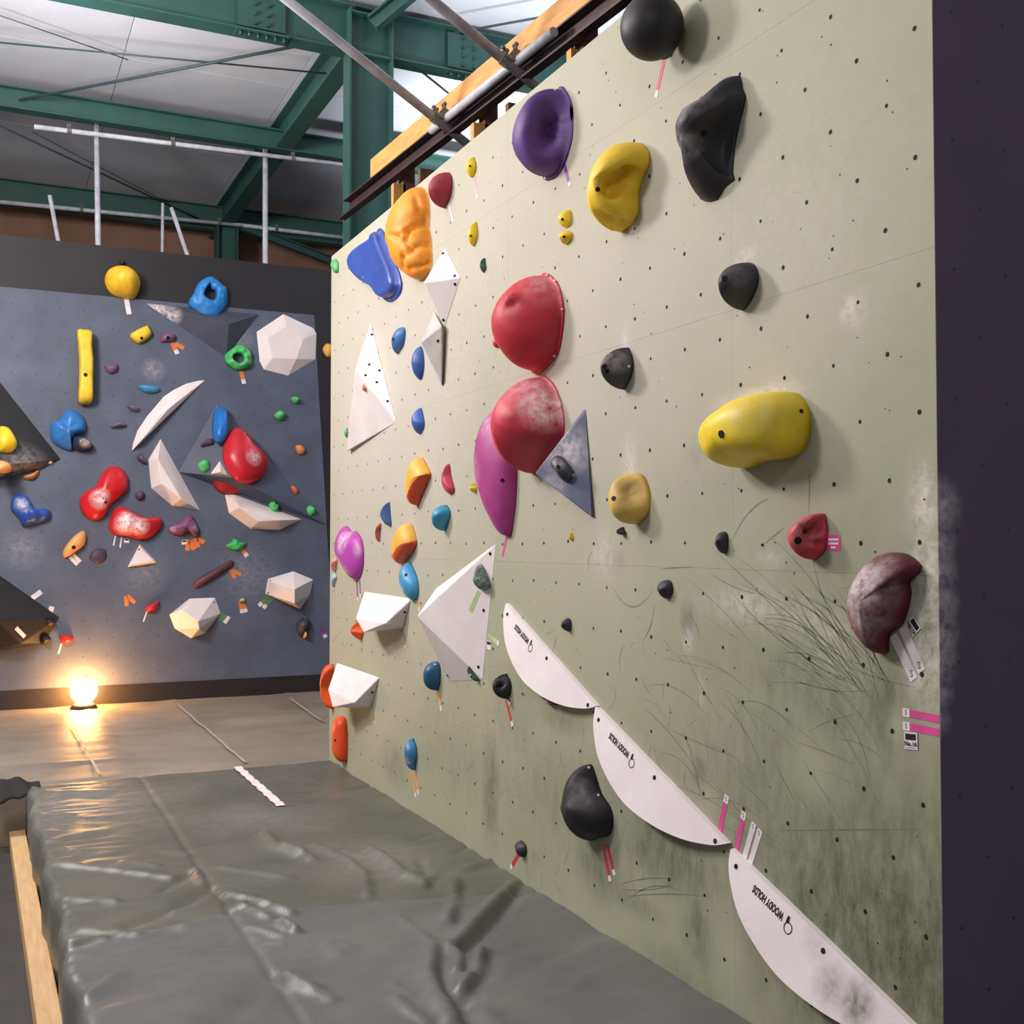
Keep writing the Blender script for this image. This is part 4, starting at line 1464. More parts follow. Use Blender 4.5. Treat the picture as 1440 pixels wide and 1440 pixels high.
dome('small angular blue hold left of the two-tone blocks', GW, G3(585, 515, 598, 620, 605, 715, 580, 720, 545, 695, 515, 680, 508, 620, 540, 560), .07, hm('angular_blue', (70, 100, 160), .5), p=1.6, ns=28, nr=7)
dome('slender salmon hold under the small angular blue one', GW, G3(505, 690, 520, 705, 500, 770, 482, 855, 466, 790, 478, 720), .05, hm('salmon_slender', (206, 108, 88), .5), ns=22, nr=6)
dome('bright purple lobed hold streaked with chalk', GW, G3(200, 720, 240, 740, 265, 765, 310, 765, 355, 830, 373, 940, 365, 1080, 330, 1170, 305, 1170, 250, 1090, 190, 1010, 140, 960, 125, 900, 130, 820, 160, 770), .10,
     hm('bright_purple', (182, 70, 172), .45, [(*G3(180, 830)[0], .12, 1.1), (*G3(270, 920)[0], .09, 1.0)], n=.09), p=2, ns=44, nr=10)
dome('pale salmon hold on the far edge of the green wall', GW, G3(95, 990, 130, 985, 150, 1000, 140, 1060, 115, 1110, 95, 1060), .06, hm('salmon_pale', (228, 150, 130), .5), ns=22, nr=6)
dome('pale blue stub hold on the far edge of the green wall', GW, G3(100, 1125, 125, 1115, 145, 1150, 120, 1215, 98, 1235), .03, hm('pale_blue', (170, 190, 205), .5), ns=18, nr=5, name='foothold', cat='foothold')
dome('sky blue egg hold touching the small white volume', GW, G3(740, 1020, 790, 1070, 830, 1180, 835, 1280, 815, 1340, 770, 1330, 700, 1240, 668, 1160, 690, 1060), .08, hm('sky_blue', (70, 156, 204), .4), p=2, ns=36, nr=9, bolts=[(*G3(724, 1131)[0], .010)])
# white angular volumes
poly('small white angular volume beneath the sky blue egg hold', GW, [(*G4(265, 133)[0], 0), (*G4(535, 172)[0], 0), (*G4(540, 190)[0], 0), (*G4(497, 352)[0], 0), (*G4(390, 325)[0], .12), (*G4(260, 378)[0], .15), (*G4(212, 295)[0], .15), (*G4(330, 330)[0], 0)], WHITE, bolts=[G4(505, 258)[0]])
poly('lowest white angular volume beside the orange holds at the wall end', GW, [(*G4(100, 560)[0], .03), (*G4(130, 575)[0], 0), (*G4(355, 645)[0], 0), (*G4(305, 828)[0], 0), (*G4(205, 797)[0], .12), (*G4(75, 825)[0], .16), (*G4(48, 720)[0], .16), (*G4(180, 770)[0], 0)], WHITE, bolts=[G4(312, 735)[0]])
VT, VL1, VL2, VBL, VBR = (*G8(622, 107)[0], 0), (*G8(240, 392)[0], .09), (*G8(118, 570)[0], .20), (*G8(320, 985)[0], 0), (*G8(535, 975)[0], 0)
VN = (*G8(175, 555)[0], .205)
poly('large white kite-shaped volume with a green tape strip', GW, [VT, (*G8(560, 160)[0], 0), VL1, VL2, VBL, VBR, (*G8(300, 500)[0], 0)], WHITE, bolts=[G8(582, 174)[0], G8(541, 533)[0], G8(508, 891)[0], G8(312, 945)[0]])
fV = facet(GW, VT, VL2, VBR)
fV2 = facet(GW, VL2, VBL, VBR)
dome('mottled grey-green hold on the large kite-shaped volume', fV, G8(520, 238, 555, 280, 588, 375, 545, 405, 490, 385, 478, 350, 490, 290), .06, hm('mottled', (150, 166, 160), .6, rgb2=(70, 90, 84), scale=70), p=2, ns=32, nr=8, rough=.006, rscale=40)
dome('dark green wedge hold at the bottom of the kite-shaped volume', fV2, G8(445, 885, 480, 925, 518, 975, 490, 975, 448, 945, 436, 915), .03, hm('wedge_green', (52, 88, 66), .5), ns=22, nr=6, screws=[G8(455, 940)[0]])
# oranges at the far edge
ORA = hm('orange_red', (238, 92, 42), .5)
dome('small orange faceted hold under the small white volume', GW, G4(213, 308, 228, 335, 262, 378, 232, 426, 182, 375), .10, ORA, p=1.4, ns=24, nr=7)
dome('orange disc hold tucked behind the lowest white volume', GW, G4(70, 565, 85, 590, 75, 700, 80, 780, 85, 832, 40, 815, 8, 740, 5, 650, 30, 590), .12, ORA, p=2.4, ns=32, nr=9)
dome('long orange hold just above the mat at the wall end', GW, G4(110, 880, 150, 885, 165, 950, 165, 1100, 155, 1150, 100, 1140, 78, 1100, 80, 960, 95, 900), .09, hm('orange_long', (240, 84, 40), .45), p=2.6, ns=36, nr=9, bolts=[(*G4(90, 1020)[0], .009)], dents=[(*G4(130, 925)[0], .03, .015)])
dome('dark teal round hold left of the kite-shaped volume', GW, G4(690, 550, 718, 580, 715, 690, 680, 725, 640, 710, 618, 650, 630, 590), .09, hm('dark_teal', (44, 96, 138), .4), p=2.2, ns=32, nr=9, screws=[G4(684, 570)[0]])
dome('blue egg hold with doubled orange tape near the mat', GW, G4(545, 1010, 575, 1050, 580, 1130, 555, 1200, 535, 1195, 505, 1110, 510, 1050), .07, hm('mid_blue', (58, 128, 178), .4, [(*G4(525, 1140)[0], .035, 1.0)], n=.05), p=2.2, ns=30, nr=8)
# dark double-lobed, black teardrop
dome('black double-lobed hold beside the upper white fin', GW, G8(685, 935, 715, 985, 715, 1050, 690, 1090, 655, 1090, 610, 1050, 600, 960, 632, 942, 645, 960, 660, 940), .09, hm('lobed_black', (46, 44, 50), .5, [(*G8(625, 955)[0], .03, .8)], n=.07), p=2, ns=36, nr=10,
     dents=[(*G8(648, 990)[0], .010, -.03), (*G8(648, 1020)[0], .012, -.03)])
dome('large black teardrop hold with chalk on its tip', GW, R6(545, 412, 570, 470, 600, 560, 645, 630, 658, 700, 640, 770, 570, 790, 530, 800, 470, 770, 415, 690, 395, 635, 420, 580, 450, 510, 490, 440), .14,
     hm('teardrop', (38, 36, 40), .6, [(*R6(500, 520)[0], .09, .5), (*R6(545, 635)[0], .04, .3)], n=.10), p=2, ns=52, nr=14, dents=[(*R6(440, 650)[0], .03, .015)], screws=[R6(532, 430)[0], R6(580, 570)[0]])
dome('dark red hold half hidden beneath the upper white fin', GW, G8(940, 1105, 1000, 1108, 1020, 1125, 990, 1135, 950, 1122), .03, hm('dark_red', (160, 52, 66), .6), ns=20, nr=5)

# three white fins
M_FIN = material('white_fin', (236, 228, 230), .5, (226, 216, 218), 4, chalk=[])
M_FINS = material('white_fin_scuffed', (236, 228, 230), .5, (150, 150, 138), 9, detail=9)
A2, B2 = GW.uv(*R6(567, 120)[0], .02), GW.uv(*R6(1232, 814)[0], .02)
LF = np.linalg.norm(B2 - A2)
belly = [R6(*q)[0] for q in ((1150, 822), (1000, 790), (850, 720), (720, 620), (640, 510), (580, 380), (558, 260), (556, 180))]
dF = (B2 - A2) / LF
sF = np.array([dF[1], -dF[0]])
prof_ = []
for q in belly:
    bb_ = .1
    for it in range(8):
        e = GW.uv(*q, .02 + .055 * min(1.0, max(0, bb_ / .26))) - A2
        bb_ = e @ sF / LF
    prof_.append((e @ dF / LF, bb_))


def fin(label, A, d, mat, scuff_shade=None):
    s = np.array([d[1], -d[0]])
    loop = [(0.0, 0.0), (1.0, 0.0)] + prof_
    P = np.array([A + d * LF * a + s * LF * b for a, b in loop])
    # smooth the belly only
    arc = np.vstack([P[1:], P[:1]])
    out = []
    for i in range(len(arc) - 1):
        p0, p1, p2, p3 = arc[max(0, i - 1)], arc[i], arc[i + 1], arc[min(len(arc) - 1, i + 2)]
        for t in (0, .25, .5, .75):
            out.append(.5 * ((2 * p1) + (-p0 + p2) * t + (2 * p0 - 5 * p1 + 4 * p2 - p3) * t * t + (-p0 + 3 * p1 - 3 * p2 + p3) * t ** 3))
    out.append(arc[-1])
    B = np.array(out)
    n = len(B)
    ht = lambda q: .02 + .055 * min(1.0, max(0, ((q - A) @ s) / (LF * .26)))
    verts = [GW.w(q[0], q[1], ht(q)) for q in B] + [GW.w(q[0], q[1], 0) for q in B]
    c = B.mean(0)
    verts.append(GW.w(c[0], c[1], ht(c)))
    fs = [(2 * n, i, (i + 1) % n) for i in range(n)] + [(i, n + i, n + (i + 1) % n, (i + 1) % n) for i in range(n)] + [tuple(range(2 * n - 1, n - 1, -1))]
    me = mesh('fin_volume', verts, fs)
    bm = bmesh.new()
    bm.from_mesh(me)
    bmesh.ops.recalc_face_normals(bm, faces=bm.faces)
    bm.to_mesh(me)
    bm.free()
    o = link('fin_volume', me, mat, GW.w(*c, 0))
    tag(o, label, 'volume')
    bpy.context.view_layer.update()
    # face frame for the print
    slope = math.atan(.055 / (LF * .26))
    U3 = GW.U * d[0] + GW.V * d[1]
    S3 = (GW.U * s[0] + GW.V * s[1]) * math.cos(slope) + GW.N * math.sin(slope)
    ff = Frame(GW.w(*A, .02), -U3, -S3 * -1 if False else S3)
    k = 1 if ff.N @ GW.N > 0 else -1
    if k < 0:
        ff = Frame(GW.w(*A, .02), -U3, -S3)
    sy = 1 if ff.V @ S3 > 0 else -1
    text_mesh('lettering', ff, 'WOODY HOLDS', (-LF * .245, sy * .044), (1, 0), .036, .0012, M_INK, o, squash=.58, bold=.0014)
    rv, rf = [], []
    cx, cy = -LF * .362, sy * .060
    for i in range(24):
        t = i * math.pi / 12
        for r_ in (.019, .0155):
            rv.append(ff.w(cx + r_ * math.cos(t), cy + r_ * math.sin(t), .0012))
    for i in range(24):
        j = (i + 1) % 24
        rf.append((2 * i, 2 * i + 1, 2 * j + 1, 2 * j))
    k = len(rv)
    rv += [ff.w(cx + .004, cy - sy * .012, .0012), ff.w(cx + .018, cy - sy * .012, .0012), ff.w(cx + .018, cy - sy * .034, .0012), ff.w(cx + .008, cy - sy * .034, .0012)]
    rf.append((k, k + 1, k + 2, k + 3))
    link('logo_ring', mesh('logo_ring', rv, rf), M_INK, None, o)
    for a, b in ((.055, .035), (.52, .03), (.945, .028)):
        q = ff.w(-LF * a, sy * LF * b, .0)
        bb = bmesh.new()
        add_tube(bb, Vector(q) - Vector(ff.N) * .004, Vector(q) + Vector(ff.N) * .002, .009, 10)
        bmesh.ops.recalc_face_normals(bb, faces=bb.faces)
        link('bolt_hole', from_bm('bolt_hole', bb), M_HOLE, q, o)
    return o


A1, B1 = GW.uv(*G8(680, 488)[0], .02), GW.uv(*G8(1238, 1122)[0], .02)
fin('upper white half-moon fin volume right of the kite-shaped volume', A1, (B1 - A1) / np.linalg.norm(B1 - A1), M_FIN)
fin('middle white half-moon fin volume above the black teardrop hold', A2, dF, M_FIN)
A3, B3 = GW.uv(*R7(243, 481)[0], .02), GW.uv(*R7(1150, 1365)[0], .02)
M_FIN3 = material('white_fin_dirty', (236, 228, 230), .5, (226, 216, 218), 4)
# rubber dirt on the nearest fin
fin3 = fin('lowest white half-moon fin volume with rubber marks', A3, (B3 - A3) / np.linalg.norm(B3 - A3), M_FIN3)
nt = M_FIN3.node_tree
pb = nt.nodes['Principled BSDF']
src = pb.inputs['Base Color'].links[0].from_socket
geo = nt.nodes.new('ShaderNodeNewGeometry')
acc = None
for (x, y, r_, st) in ((1200, 1412, .09, 1.9), (1165, 1385, .09, 1.2), (1140, 1330, .08, .6)):
    dd = nt.nodes.new('ShaderNodeVectorMath')
    dd.operation = 'DISTANCE'
    dd.inputs[1].default_value = tuple(GW.pt(x, y, .05))
    nt.links.new(geo.outputs['Position'], dd.inputs[0])
    mr = nt.nodes.new('ShaderNodeMapRange')
    mr.inputs['From Max'].default_value = r_
    mr.inputs['To Min'].default_value = st
    mr.inputs['To Max'].default_value = 0
    nt.links.new(dd.outputs['Value'], mr.inputs['Value'])
    if acc is None:
        acc = mr.outputs[0]
    else:
        mxn = nt.nodes.new('ShaderNodeMath')
        mxn.operation = 'MAXIMUM'
        nt.links.new(acc, mxn.inputs[0])
        nt.links.new(mr.outputs[0], mxn.inputs[1])
        acc = mxn.outputs[0]
nn_ = nt.nodes.new('ShaderNodeTexNoise')
nn_.inputs['Scale'].default_value = 40
nn_.inputs['Detail'].default_value = 6
nt.links.new(geo.outputs['Position'], nn_.inputs['Vector'])
mm_ = nt.nodes.new('ShaderNodeMath')
mm_.operation = 'MULTIPLY'
nt.links.new(acc, mm_.inputs[0])
nt.links.new(nn_.outputs['Fac'], mm_.inputs[1])
mi = nt.nodes.new('ShaderNodeMix')
mi.data_type = 'RGBA'
nt.links.new(mm_.outputs[0], mi.inputs['Factor'])
nt.links.new(src, mi.inputs[6])
mi.inputs[7].default_value = lin(110, 110, 98)
nt.links.new(mi.outputs[2], pb.inputs['Base Color'])

# ------------------------------------------------------------------ tapes and cards on the green wall
T_RED = material('tape_red', (206, 48, 60), .5)
T_PINK = material('tape_pink', (224, 84, 154), .5)
T_PALEP = material('tape_pale_pink', (224, 176, 192), .5)
T_PURP = material('tape_purple', (136, 58, 150), .5)
T_ORA = material('tape_orange', (236, 164, 84), .5)
T_ORB = material('tape_bright_orange', (232, 128, 62), .5)
T_GRN = material('tape_green', (184, 206, 142), .5)
T_GRD = material('tape_dark_green', (96, 132, 88), .5)
T_WHT = material('tape_white', (234, 224, 226), .55)
TW = .022
tape(GW, *R1(421, 388, 371, 615), .022, T_RED, 'red route tape under the black ball hold', None)
tape(GW, *G5(692, 592, 727, 728), .022, T_PURP, 'purple route tape under the large purple dish hold', None)
tape(GW, *G1(1300, 182, 1328, 355), .022, T_PALEP, 'pale pink route tape under the small yellow foothold', None)
tape(GW, *G1(1085, 402, 1122, 548), .02, T_WHT, 'white route tape under the dark red half-ball hold', None, end=False)
tape(GW, *G7(327, 880, 300, 1000), .022, T_PINK, 'purple-pink route tape under the magenta crescent', None, end=False)
tape(GW, *G3(311, 1180, 319, 1345), .020, T_PURP, 'longer purple route tape under the bright purple hold', None)
tape(GW, *G3(336, 1180, 341, 1318), .020, T_PURP, 'shorter purple route tape under the bright purple hold', None)
tape(GW, *G4(700, 718, 722, 845), .024, T_ORA, 'orange route tape under the dark teal round hold', None)
g = 'doubled orange tapes under the blue egg hold'
tape(GW, *G4(543, 1205, 570, 1358), .022, T_ORA, 'longer orange tape strip of the pair below the lowest blue egg hold', g)
tape(GW, *G4(567, 1205, 585, 1342), .022, T_ORA, 'shorter orange tape strip of the pair below the lowest blue egg hold', g)
tape(GW, *G8(683, 1098, 725, 1265), .022, T_RED, 'red route tape under the black double-lobed hold', None)
g = 'doubled red tapes under the black teardrop hold'
tape(GW, *R6(605, 825, 642, 1005), .020, T_RED, 'longer red tape strip of the pair under the black teardrop hold', g)
tape(GW, *R6(626, 818, 664, 975), .020, T_RED, 'shorter red tape strip of the pair under the black teardrop hold', g)
tape(GW, *R6(180, 868, 137, 938), .022, T_RED, 'short red route tape under the small black foothold near the mat', None)
tape(fV, *G8(512, 412, 456, 540), .026, T_GRN, 'pale green route tape on the large kite-shaped volume', None, end=False)
tape(GW, *G8(570, 688, 638, 745), .024, T_GRN, 'pale green route tape between kite-shaped volume and upper fin', None)
tape(GW, *G8(140, 470, 132, 535), .02, T_ORA, 'short orange route tape beside the sky blue egg hold', None)
tape(GW, *G4(497, 375, 506, 468), .014, T_GRD, 'narrow dark tape under the small white volume', None)
tape(GW, *G4(313, 830, 326, 918), .014, T_GRD, 'narrow dark tape under the lowest white volume', None)
g = 'two pink tapes above the white fins'
tape(GW, *R6(1196, 755, 1233, 572), .024, T_PINK, 'pink route tape at the tip of the middle white fin', None, letter='S')
tape(GW, *R6(1280, 850, 1320, 655), .024, T_PINK, 'pink route tape at the top of the lowest white fin', None, letter='S')
tape(GW, *R6(1318, 898, 1370, 712), .024, T_WHT, 'white route tape next to the pink one above the lowest fin', None, letter='S')
tape(GW, *R6(1347, 922, 1402, 746), .024, T_WHT, 'white route tape over the straight edge of the lowest fin', None, letter='S')
tape(GW, *R5(535, 800, 638, 1013), .030, T_WHT, 'lower white route tape beside the maroon kidney hold', None, letter='S')
tape(GW, *R5(580, 762, 674, 974), .030, T_WHT, 'upper white route tape beside the maroon kidney hold', None, letter='S')
tape(GW, *R5(757, 1205, 582, 1170), .022, T_PINK, 'upper pink route tape at the black corner', None, letter='S')
tape(GW, *R5(757, 1270, 583, 1235), .022, T_PINK, 'lower pink route tape at the black corner above a number card', None, letter='S')


def card_px(fr, px, label, number=True, n=.0015):
    q = [fr.uv(*p, n) for p in px]     # top-left, top-right, bottom-right, bottom-left
    du = ((q[1] + q[2]) - (q[0] + q[3])) / 4
    dv = ((q[0] + q[1]) - (q[3] + q[2])) / 4
    c = sum(q) / 4
    o = flat_quad('number_card', fr, c, du, dv, n, .0012, M_PAPER)
    tag(o, label, 'card')
    flat_quad('header_block', fr, c + dv * .45, du * .8, dv * .36, n + .0012, .0006, M_INK, o)
    if number:
        text_mesh('number', fr, 'No.16', c - dv * .38, du, np.linalg.norm(du) * .74, n + .0024, M_INK, o, bold=.0005)
        flat_quad('rule', fr, c - dv * .82, du * .75, dv * .03, n + .0012, .0006, M_INK, o)
    return o


card_px(GW, R5(588, 1264, 652, 1270, 653, 1354, 591, 1346), 'white number card under the pink tapes')
card_px(GW, R5(635, 708, 670, 765, 630, 808, 592, 747), 'tilted white number card beside the maroon kidney hold', True)
card_px(GW, G8(700, 1075, 718, 1100, 706, 1140, 690, 1110), 'small white number card below the black double-lobed hold', False)
card_px(GW, G8(562, 722, 588, 728, 588, 785, 560, 775), 'small white number card beside the pale green tape', False)
st = flat_quad('sticker', GW, GW.uv(*R5(248, 354)[0]), np.array([.030, 0]), np.array([0, .024]), .0005, .001, T_PINK)
tag(st, 'pink sticker with white lettering beside the red creased knob', 'sticker')
for dv, wd in ((.010, .022), (-.002, .022), (-.014, .010)):
    flat_quad('print_line', GW, GW.uv(*R5(248, 354)[0]) + np.array([0, dv]), np.array([wd, 0]), np.array([0, .0032]), .0015, .0005, M_PAPER, st)

# ------------------------------------------------------------------ far wall: volumes and holds
FW_ = FWALL


def fm(name, rgb, rough=.42, chalk=(), n=.1, **k):
    return hm(name, rgb, rough, chalk, FW_, n, **k)


M_VOLD = fm('volume_dark', (72, 75, 90), .5, [(222, 433, .16, 1.2), (240, 443, .14, 1.0)], n=.03)  # pale spots paint in a sheen along its upper left edge
M_VOLB = material('volume_black', (36, 34, 36), .55)
M_VOLC = fm('volume_charcoal', (46, 45, 48), .5, [(30, 665, .35, .4)], n=.15)
poly('dark triangular volume behind the blue ring hold', FW_, [(203, 426, 0), (365, 442, 0), (318, 503, 0), (250, 452, 0), (322, 455, .16)], M_VOLD)
M_VOLS = material('volume_slate', (80, 86, 104), .55, (70, 75, 92), 3)
poly('wide slate triangular volume carrying the big red pear hold', FW_, [(306, 566, 0), (462, 740, 0), (250, 664, 0), (300, 668, 0), (330, 672, .24)], M_VOLS)
poly('charcoal triangular volume carrying the yellow and orange holds', FW_, [(-25, 505, 0), (86, 646, 0), (60, 660, 0), (-70, 690, 0), (-5, 655, .32)], M_VOLC)
poly('black angular volume near the work lamp', FW_, [(-20, 795, 0), (84, 868, 0), (62, 905, 0), (-60, 925, 0), (-5, 872, .35), (30, 905, .2)], M_VOLB)

FWH = material('far_white_ply', (234, 222, 220), .55, (226, 212, 208), 3)
# white hexagonal and angular volumes
px6 = F4(1010, 548, 1265, 668, 1292, 715, 1283, 932, 1050, 1072, 845, 1020, 808, 950, 782, 700)
poly('large white hexagonal volume at the grey field corner', FW_, [(x, y, .0) for x, y in px6] + [(*F4(1040, 650)[0], .08), (*F4(1180, 760)[0], .09), (*F4(1120, 930)[0], .09), (*F4(920, 920)[0], .08), (*F4(880, 750)[0], .08)], FWH)
poly('white angular volume left of the orange-tipped tapes', FW_, [(*q, 0) for q in F8(240, 522, 425, 515, 465, 630, 350, 775, 250, 812, 130, 740, 92, 640)] + [(*F8(180, 605)[0], .20), (*F8(300, 690)[0], .24), (*F8(310, 740)[0], .2)], FWH, bolts=[F8(418, 548)[0]])
poly('white angular volume above the dark red sliver hold', FW_, [(*q, 0) for q in F8(990, 325, 1135, 385, 1112, 495, 1040, 600, 785, 488, 805, 380)] + [(*F8(830, 400)[0], .12), (*F8(1000, 455)[0], .26), (*F8(1000, 560)[0], .2)], FWH, bolts=[F8(822, 392)[0], F8(808, 482)[0]])
# crescents
c1 = [(x, y) for x, y in F4(355, 1105, 300, 1108, 190, 1135, 80, 1190, 0, 1245)] + [(x, y) for x, y in F5(1340, 220, 1240, 330, 1160, 450, 1120, 560, 1110, 630)]


def flat_volume(label, pts, inner, H, mat):
    """white plywood crescent: bevelled slab with a raised face"""
    return poly(label, FW_, [(x, y, 0) for x, y in pts] + [(x, y, H) for x, y in inner], mat)


flat_volume('long white crescent volume above the faceted white one', c1, F5(1430, 260, 1330, 330, 1250, 440, 1180, 550), .10, FWH)
flat_volume('faceted white crescent volume below the long one', [(*q,) for q in F5(1355, 520, 1250, 700, 1275, 940)] + F6(70, 908, 310, 948, 0, 375)[0:2] , F5(1330, 690, 1370, 900) + F6(150, 850), .16, FWH)
flat_volume('white boat-shaped volume under the wide slate volume', F6(515, 812, 590, 808, 1170, 1022, 980, 1112, 735, 1105, 550, 970), F6(640, 920, 800, 1040, 980, 1030), .18, FWH)
fB2 = facet(FW_, (306, 566, 0), (250, 664, 0), (330, 672, .24))
poly('small white pyramid volume between green and red holds', fB2, [(*F6(395, 638)[0], 0), (*F6(545, 650)[0], 0), (*F6(475, 525)[0], 0), (*F6(478, 620)[0], .07)], FWH)
poly('flat white triangle volume under the lower red bean hold', FW_, [(*q, .0) for q in F7(1010, 128, 1140, 265, 920, 297)] + [(*q, .05) for q in F7(1012, 150, 1115, 255, 945, 280)], FWH, bolts=[F7(1005, 168)[0]])

# round and shaped holds
def fd(label, pts, H, mat, **k):
    k.setdefault('ns', 36)
    k.setdefault('nr', 9)
    return dome(label, FW_, pts, H, mat, **k)


fd('round yellow ball hold on the black top band', F3(985, 265, 1080, 270, 1150, 320, 1183, 400, 1165, 490, 1125, 545, 1040, 545, 950, 515, 900, 460, 880, 390, 905, 310), .30, fm('far_yellow_ball', (248, 196, 50), .4), p=2)
fd('small dark hold on top of the yellow ball', F3(1005, 225, 1030, 215, 1050, 230, 1045, 262, 1010, 262), .06, H_BLACK, ns=18, nr=5)
ring_hold('blue ring hold with a diamond opening', FW_, F4(395, 235, 450, 260, 500, 315, 535, 330, 542, 420, 530, 490, 485, 545, 470, 590, 400, 598, 320, 590, 285, 545, 215, 490, 208, 430, 240, 400, 270, 320, 320, 265),
          F4(388, 305, 410, 335, 440, 355, 435, 412, 400, 418, 365, 395, 355, 365), .12, fm('far_blue', (48, 132, 206), .45), rough=.02)
fd('yellow wedge hold beside the mauve pocket hold', F3(1095, 850, 1230, 775, 1250, 780, 1278, 835, 1250, 880, 1200, 915, 1150, 918), .10, fm('far_yellow', (242, 204, 54), .45), p=3, bolts=[(*F3(1195, 872)[0], .016)])
bar_o = fd('long upright yellow bar hold', F3(648, 820, 700, 818, 768, 830, 772, 950, 782, 1080, 780, 1250, 775, 1420, 720, 1438, 660, 1430, 660, 1250, 662, 1100, 652, 950), .18, fm('far_yellow_bar', (244, 208, 58), .45), p=5, ns=50, bolts=[(*F3(722, 1182)[0], .02)])
ring_hold('green ring hold with knobbly rim', FW_, F4(640, 805, 700, 835, 735, 880, 748, 950, 735, 995, 680, 1020, 620, 1032, 560, 1000, 520, 960, 510, 900, 540, 870, 590, 830), F4(630, 885, 665, 895, 675, 925, 655, 955, 615, 955, 588, 930, 590, 900), .10, fm('far_green', (84, 196, 112), .45), rough=.03, rscale=18)
MAUVE = fm('far_mauve', (128, 88, 116), .5)
GREYM = fm('far_grey', (108, 98, 112), .5)
fd('mauve pocket hold with orange tapes beneath the ring', F4(0, 720, 40, 705, 90, 720, 105, 755, 80, 785, 30, 790, -20, 790, -30, 745), .08, MAUVE, bolts=[(*F4(38, 750)[0], .02)])
fd('mauve crescent hold beside the long yellow bar', F3(880, 1110, 930, 1130, 980, 1085, 1000, 1125, 975, 1165, 930, 1175, 895, 1150), .07, MAUVE)
fd('small blue bar hold above the long white crescent', F5(1160, 80, 1220, 70, 1330, 85, 1350, 110, 1300, 140, 1210, 130), .08, fm('far_teal', (70, 146, 186), .4))
fd('upper grey pebble hold left of the long white crescent', F5(1070, 245, 1130, 235, 1175, 265, 1165, 295, 1110, 290), .07, GREYM, ns=20, nr=6)
fd('lower grey pebble hold left of the long white crescent', F5(930, 420, 990, 375, 1060, 390, 1070, 420, 1020, 425, 960, 435), .07, GREYM, ns=20, nr=6)
fd('large blue crumpled hold on the far wall', F5(545, 285, 600, 275, 690, 320, 725, 400, 715, 470, 640, 505, 595, 550, 605, 625, 530, 610, 450, 560, 418, 480, 440, 385, 500, 360), .16, fm('far_blue_crumple', (52, 122, 194), .4), rough=.035, rscale=9, p=2)
fd('navy ball hold at the tail of the blue crumpled hold', F5(605, 520, 660, 500, 730, 520, 780, 570, 770, 615, 700, 630, 620, 615, 598, 575), .18, fm('far_navy', (52, 56, 78), .35, [(*F5(735, 560)[0], .09, 1.0)], n=.16))
fC = facet(FW_, (-25, 505, 0), (86, 646, 0), (-5, 655, .32))
fd0 = dome('yellow rounded hold on the charcoal volume', fC, F5(-20, 430, 40, 420, 75, 450, 120, 540, 130, 600, 90, 640, 30, 645, -20, 630, -60, 540), .14, fm('far_yellow_dome', (248, 212, 48), .4), p=2.4, ns=32, nr=8)
OCH = fm('far_ochre', (232, 172, 100), .45)
dome('pale orange sausage hold on the charcoal volume', fC, F5(-40, 720, 40, 720, 95, 755, 95, 790, 50, 812, -40, 805), .09, OCH, p=2.2, ns=28, nr=7)
dome('orange sliver hold under the charcoal volume', FW_, F5(330, 785, 325, 820, 290, 860, 240, 872, 190, 855, 200, 838, 270, 820), .07, fm('far_orange_sliver', (226, 146, 84), .45), ns=24, nr=6)
dome('tiny cream foothold at the tip of the charcoal volume', FW_, F5(400, 715, 440, 710, 448, 728, 430, 740, 402, 738), .05, fm('far_cream', (226, 196, 150), .5), ns=16, nr=4, name='foothold', cat='foothold')
fd('deep blue knobbly hold below the charcoal volume', F5(110, 1000, 180, 985, 230, 1010, 290, 1100, 320, 1130, 380, 1115, 430, 1140, 430, 1180, 360, 1230, 270, 1250, 190, 1265, 160, 1200, 90, 1120), .14, fm('far_deep_blue', (48, 82, 166), .38, [(*F5(180, 1070)[0], .1, .8)], n=.12), rough=.05, rscale=8)
fd('upper glossy red bean hold', F5(920, 758, 1000, 760, 1060, 810, 1085, 890, 1075, 960, 1000, 1030, 930, 1080, 880, 1170, 810, 1215, 730, 1190, 680, 1120, 672, 1030, 720, 970, 800, 930, 850, 830), .17, fm('far_red', (214, 34, 44), .32, [(*F5(850, 1030)[0], .13, 1.2)], n=.16), ns=44, p=2, bolts=[(*F5(890, 1058)[0], .014)])
fd('lower glossy red bean hold under the upper one', F5(980, 1100, 1060, 1110, 1150, 1160, 1240, 1190, 1340, 1190, 1375, 1220, 1350, 1280, 1280, 1350, 1200, 1375, 1080, 1350, 960, 1330, 915, 1270, 930, 1190), .17, fm('far_red_low', (212, 36, 48), .32, [(*F5(1070, 1240)[0], .16, 1.5), (*F5(1170, 1260)[0], .13, 1.4)], n=.16), ns=44, p=2)
fd('slanted ochre oval hold with white tapes', F7(600, 32, 625, 70, 610, 130, 560, 175, 510, 210, 465, 228, 452, 200, 470, 150, 530, 75), .10, OCH, p=2.2, bolts=[(*F7(533, 153)[0], .02)])
fd('mauve fang hold above orange tapes', F6(40, 1090, 100, 1065, 150, 1030, 200, 990, 240, 990, 280, 1060, 300, 1120, 290, 1165, 250, 1165, 210, 1120, 150, 1155, 80, 1150, 40, 1125), .12, fm('far_mauve_fang', (130, 76, 120), .45, [(*F6(260, 1090)[0], .07, .7), (*F6(70, 1100)[0], .05, .6)], n=.08), ns=40)
fB = facet(FW_, (306, 566, 0), (462, 740, 0), (330, 672, .24))
